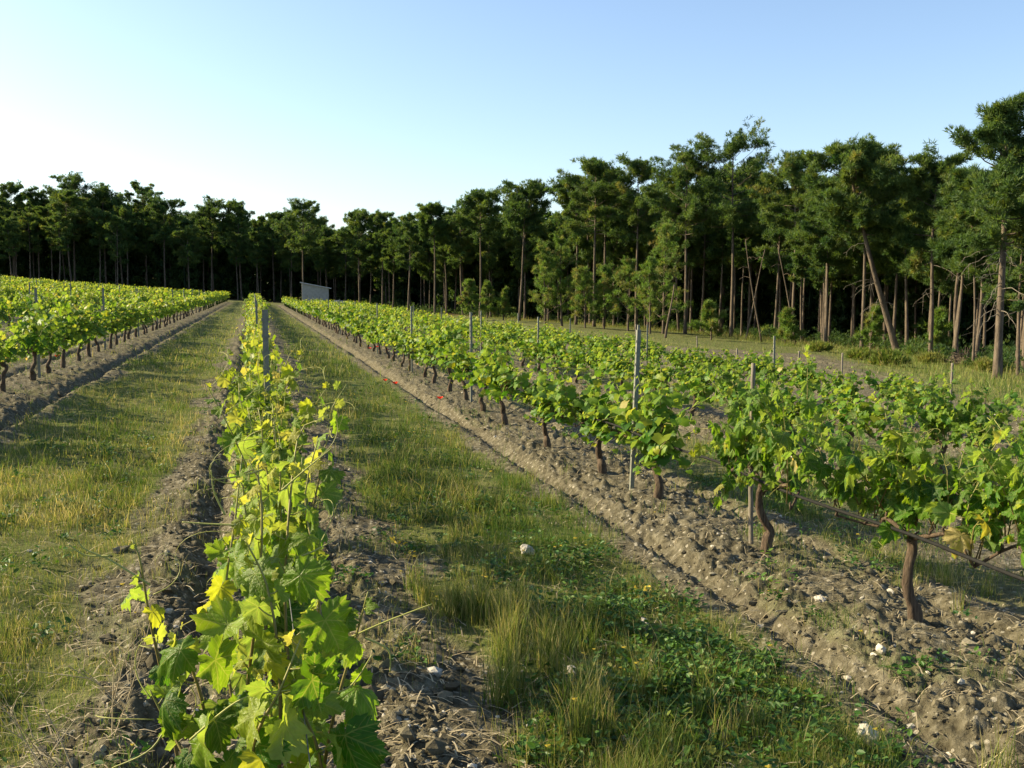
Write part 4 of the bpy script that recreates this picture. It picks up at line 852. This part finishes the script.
def grass():
    mb = MB()
    for N_, r0, r1, hh, ww, lo, hi in ((330000, 2.2, 9, .06, .0022, -16, 46), (300000, 7, 26, .075, .0046, -15, 43), (150000, 20, 75, .09, .013, -14, 42)):
        r_ = r0 * np.exp(rng.random(N_) * math.log(r1 / r0)); th = rng.uniform(R(lo), R(hi), N_); X, Y = r_ * np.sin(th), r_ * np.cos(th)
        pa = fbm(X * 2.2, Y * 2.2, 3, 61); keep = rng.random(N_) < grassmask(X, Y) ** 1.3 * np.where(X < 0, .45 + .55 * sstep(-.3, .45, pa), .15 + .85 * sstep(-.3, .45, pa)); X, Y, pa = X[keep], Y[keep], pa[keep]; n = len(X)
        dry = fbm(X * .8, Y * .5, 3, 71); h = hh * rng.lognormal(0, .45, n) * (1 + .5 * pa) * (1 + .35 * (np.abs(X - 1.2) < .5)); h = np.where(X < 0, h * .8, h)
        tn = np.clip(.37 + .35 * dry + rng.normal(0, .22, n) + (rng.random(n) < .12) * .35 + np.where(X < 0, .06, 0), 0, 1)
        blades(mb, X, Y, np.clip(h, .02, .35), ww * rng.uniform(.6, 1.3, n), tn)
    # tall straw-tipped tufts
    for px, py, nb, H, s in ((470, 620, 420, .26, .14), (500, 650, 420, .28, .13), (455, 590, 300, .22, .15), (540, 690, 420, .3, .13), (520, 610, 300, .22, .16), (600, 735, 160, .3, .05), (570, 700, 260, .26, .1), (585, 750, 160, .34, .04), (690, 700, 140, .24, .1), (610, 650, 140, .25, .12), (760, 745, 160, .2, .12), (990, 760, 120, .22, .12), (960, 590, 160, .22, .1), (800, 520, 160, .16, .12), (920, 585, 140, .18, .1), (700, 480, 120, .16, .12), (480, 540, 200, .2, .15), (560, 630, 200, .2, .15)):
        x, y = gp(px, py); c_ = rng.normal(0, s, (max(3, nb // 70), 2)); ci = rng.integers(0, len(c_), nb); X = x + c_[ci, 0] + rng.normal(0, .028, nb); Y = y + c_[ci, 1] + rng.normal(0, .028, nb); blades(mb, X, Y, H * rng.uniform(.4, 1.15, nb), rng.uniform(.002, .004, nb), np.clip(rng.normal(.52, .2, nb), 0, 1), .22, .28)
    # rank growth at the foot of the wood
    N_ = 90000; P = np.stack([rng.uniform(10, 46, N_), rng.uniform(12, 112, N_)], 1); t = tl_dist(P[:, 0], P[:, 1]); k = (t < 3.6 + 1.5 * fbm(P[:, 0] * .3, P[:, 1] * .3, 2, 88)) & (t > -3) & (rng.random(N_) < .8); P = P[k]; n = len(P)
    blades(mb, P[:, 0], P[:, 1], rng.lognormal(-1.35, .5, n).clip(.08, .8), rng.uniform(.007, .02, n), np.clip(.55 + .3 * fbm(P[:, 0] * .4, P[:, 1] * .4, 2, 81) + rng.normal(0, .12, n), 0, 1), .3)
    tag(mb.build('grass', M_grass, None, False), 'short mixed green and straw coloured grass on the paths between rows', None, None, 'stuff')
grass()
def weeds():
    mb = MB(); out = np.array([(0, 0, 0), (.3, .2, .04), (.7, .17, .03), (1, 0, -.08), (.7, -.17, .03), (.3, -.2, .04)]); T = np.array([[0, 2, 1], [0, 3, 2], [0, 4, 3], [0, 5, 4]])[:, ::-1]
    N_ = 9000; r_ = 2.4 * np.exp(rng.random(N_) * math.log(10)); th = rng.uniform(R(-16), R(46), N_); X, Y = r_ * np.sin(th), r_ * np.cos(th)
    pa = fbm(X * 1.4, Y * 1.4, 2, 91); keep = (rng.random(N_) < grassmask(X, Y) * sstep(-.1, .45, pa) * np.where(X > 0, 1, .45)) ; X, Y = X[keep], Y[keep]
    for px, py, nn, s in ((740, 672, 50, .13), (700, 650, 40, .14), (640, 600, 40, .2), (690, 690, 50, .16), (600, 620, 40, .18), (760, 700, 30, .14), (430, 505, 30, .2), (110, 455, 18, .12), (560, 565, 40, .2), (660, 740, 40, .16), (850, 750, 30, .14), (140, 440, 12, .15)):
        x, y = gp(px, py); X = np.concatenate([X, x + rng.normal(0, s, nn)]); Y = np.concatenate([Y, y + rng.normal(0, s, nn)])
    n = len(X); k = 18; idx = np.repeat(np.arange(n), k); m = len(idx); hgt = rng.uniform(.02, .13, n)
    f = rng.random(m); pos = np.stack([X[idx], Y[idx], height(X, Y)[idx]], 1) + np.stack([rng.normal(0, .03, m), rng.normal(0, .03, m), hgt[idx] * f], 1)
    a = rng.uniform(0, 6.28, m); ax = np.stack([np.cos(a), np.sin(a), rng.uniform(-.1, .8, m)], 1); no = np.array([0, 0, 1.]) + rng.normal(0, .4, (m, 3)); ax = nrm(ax); no = nrm(no - ax * np.sum(ax * no, 1, keepdims=True)); sd = np.cross(no, ax); s = rng.uniform(.014, .045, m)
    W = pos[:, None] + s[:, None, None] * (out[None, :, :1] * ax[:, None] + out[None, :, 1:2] * sd[:, None] * 1.3 + out[None, :, 2:] * no[:, None])
    C = np.zeros((m, 6, 4)); C[..., 0] = np.clip(rng.normal(.4, .2, n), 0, 1)[idx][:, None]; C[..., 1] = rng.random(m)[:, None]; C[..., 3] = 1
    mb.add(W.reshape(-1, 3), (T[None] + (np.arange(m) * 6)[:, None, None]).reshape(-1, 3), None, C.reshape(-1, 4))
    # tiny yellow flower heads / seed heads
    fb = MB(); N_ = 2600; r_ = 2.4 * np.exp(rng.random(N_) * math.log(12)); th = rng.uniform(R(-16), R(40), N_); X, Y = r_ * np.sin(th), r_ * np.cos(th)
    kp = rng.random(N_) < grassmask(X, Y) * sstep(0, .4, fbm(X * 1.1, Y * 1.1, 2, 95)); X, Y = X[kp], Y[kp]; n = len(X); Z = height(X, Y) + rng.uniform(.04, .13, n); an = np.arange(6) * 1.047; q = rng.uniform(.006, .013, n)
    W = np.stack([X, Y, Z], 1)[:, None] + q[:, None, None] * np.stack([np.cos(an), np.sin(an), .5 * np.sin(an * 2 + 1)], 1)[None]; C = np.zeros((n, 6, 4)); C[..., 0] = 1; C[..., 1] = .9; C[..., 3] = 1
    mb.add(W.reshape(-1, 3), (np.array([[0, 1, 2], [0, 2, 3], [0, 3, 4], [0, 4, 5]])[None] + (np.arange(n) * 6)[:, None, None]).reshape(-1, 3), None, C.reshape(-1, 4))
    tag(mb.build('weeds', M_weed, None, False), 'low broad-leaved weeds in the grass strips', None, None, 'stuff')
    sb = MB(); N_ = 7000; r_ = 2.3 * np.exp(rng.random(N_) * math.log(7)); th = rng.uniform(R(-16), R(46), N_); X, Y = r_ * np.sin(th), r_ * np.cos(th); a = rng.uniform(0, 6.28, N_); L = rng.uniform(.03, .13, N_); w = rng.uniform(.0012, .003, N_)
    d = np.stack([np.cos(a), np.sin(a), rng.normal(0, .12, N_)], 1) * L[:, None]; s = np.stack([-np.sin(a), np.cos(a), np.zeros(N_)], 1) * w[:, None]; B = np.stack([X, Y, height(X, Y) + .012], 1); E = B + d; E[:, 2] = np.maximum(E[:, 2], height(E[:, 0], E[:, 1]) + .006); mid = (B + E) / 2 + [0, 0, .008]
    V = np.stack([B - s, B + s, mid + s, mid - s, E + s, E - s], 1).reshape(-1, 3); I = np.arange(N_) * 6; C = np.zeros((N_, 6, 4)); C[..., 0] = rng.random(N_)[:, None]; C[..., 1] = .5; C[..., 3] = 1
    sb.add(V, None, np.concatenate([np.stack([I, I + 1, I + 2, I + 3], 1), np.stack([I + 3, I + 2, I + 4, I + 5], 1)]), C.reshape(-1, 4))
    tag(sb.build('straw_litter', M_straw, None, False), 'dry stalks and straw lying on the soil', None, None, 'stuff')
weeds()
def dry_weed(px, py, H, seed, lab):
    x, y = gp(px, py); g = np.random.default_rng(seed); mb = MB()
    def br(p, d, L, r_, dep):
        n = 7; t = np.linspace(0, 1, n)[:, None]; P = p + d * L * t + g.normal(0, .02, 3) * L * 4 * t ** 2; tube(mb, P, np.linspace(r_, r_ * .5, n), 4, (g.uniform(.3, 1), .5, 0, 1), False)
        if dep:
            for k in range(g.integers(3, 6)): br(P[g.integers(2, n)], nrm(d + g.normal(0, .7, 3) * [1, 1, .6]), L * g.uniform(.35, .65), r_ * .55, dep - 1)
    for k in range(4): br(np.array([g.normal() * .05, g.normal() * .05, -.01]), nrm(np.array([g.normal() * .5 - .25, g.normal() * .3, .8])), H * g.uniform(.6, 1), .0028, 2)
    o = mb.build('dry_weed', M_straw); o.location = (x, y, zg(x, y)); tag(o, lab, 'dry weed', 'dead weed stalks')
dry_weed(118, 740, .34, 31, 'pale branching dead weed left of the foreground vine'); dry_weed(60, 790, .26, 32, 'tangled dead weed in the bottom left corner'); dry_weed(335, 545, .15, 33, 'small dead weed on the soil right of the centre row')
# ------------------------------------------------------------------ poppies
def poppy_mesh(seed):
    g = np.random.default_rng(seed); root = empty('poppy', (0, 0, 0)); h = .22; st = MB(); P = spline([(0, 0, -.01), (.01, .005, h * .5), (.02, .015, h)], 6); tube(st, P, .0022, 5, (.6, .5, 0, 1)); st.build('stem', M_weed, root)
    pe = MB(); c = P[-1]
    for k in range(4):
        a0 = k * math.pi / 2 + (k % 2) * .2; V = [c]; n = 9
        for q in (.5, 1):
            for t in np.linspace(-.85, .85, n): rr = .036 * q * (1 + .1 * g.normal() * q); V.append(c + [math.cos(a0 + t) * rr, math.sin(a0 + t) * rr, .004 + .028 * q * q + .004 * g.normal() * q])
        T = [[0, 1 + i, 2 + i] for i in range(n - 1)]; Q = [[1 + i, 1 + n + i, 2 + n + i, 2 + i] for i in range(n - 1)]; pe.add(np.array(V), T, Q, (g.random(), .6, 0, 1))
    pe.build('petals', M_poppy, root); he = MB(); V, T = ico(1); he.add(V * .008 + c + [0, 0, .006], T); he.build('seed_head', M_poppyc, root); return root
pp = None
for px, py, lab in ((56, 372, 'red poppy under the vines of the row bordering the left path'), (31, 374, 'small red poppy further left under the left row vines'), (385, 393, 'red poppy at the edge of the grass right of the centre path'), (395, 399, 'dim red poppy just below the first one in the right grass'), (438, 416, 'red poppy near the furrow of the first row on the right'),
                    (374, 352, 'orange-red poppy in the cluster under the first row on the right'), (378, 358, 'orange-red poppy in the cluster under the first row on the right'), (382, 354, 'orange-red poppy in the cluster under the first row on the right'), (370, 358, 'orange-red poppy in the cluster under the first row on the right'), (386, 360, 'orange-red poppy in the cluster under the first row on the right')):
    x, y = gp(px, py); sc = 1.0
    if pp is None: pp = o = poppy_mesh(1); o.location = (x, y, zg(x, y)); o.scale = (sc,) * 3
    else: o = dup(pp, (x, y, zg(x, y)), rng.uniform(0, 6), sc * rng.uniform(.85, 1.25))
    tag(o, lab, 'poppy', 'wild red poppies')
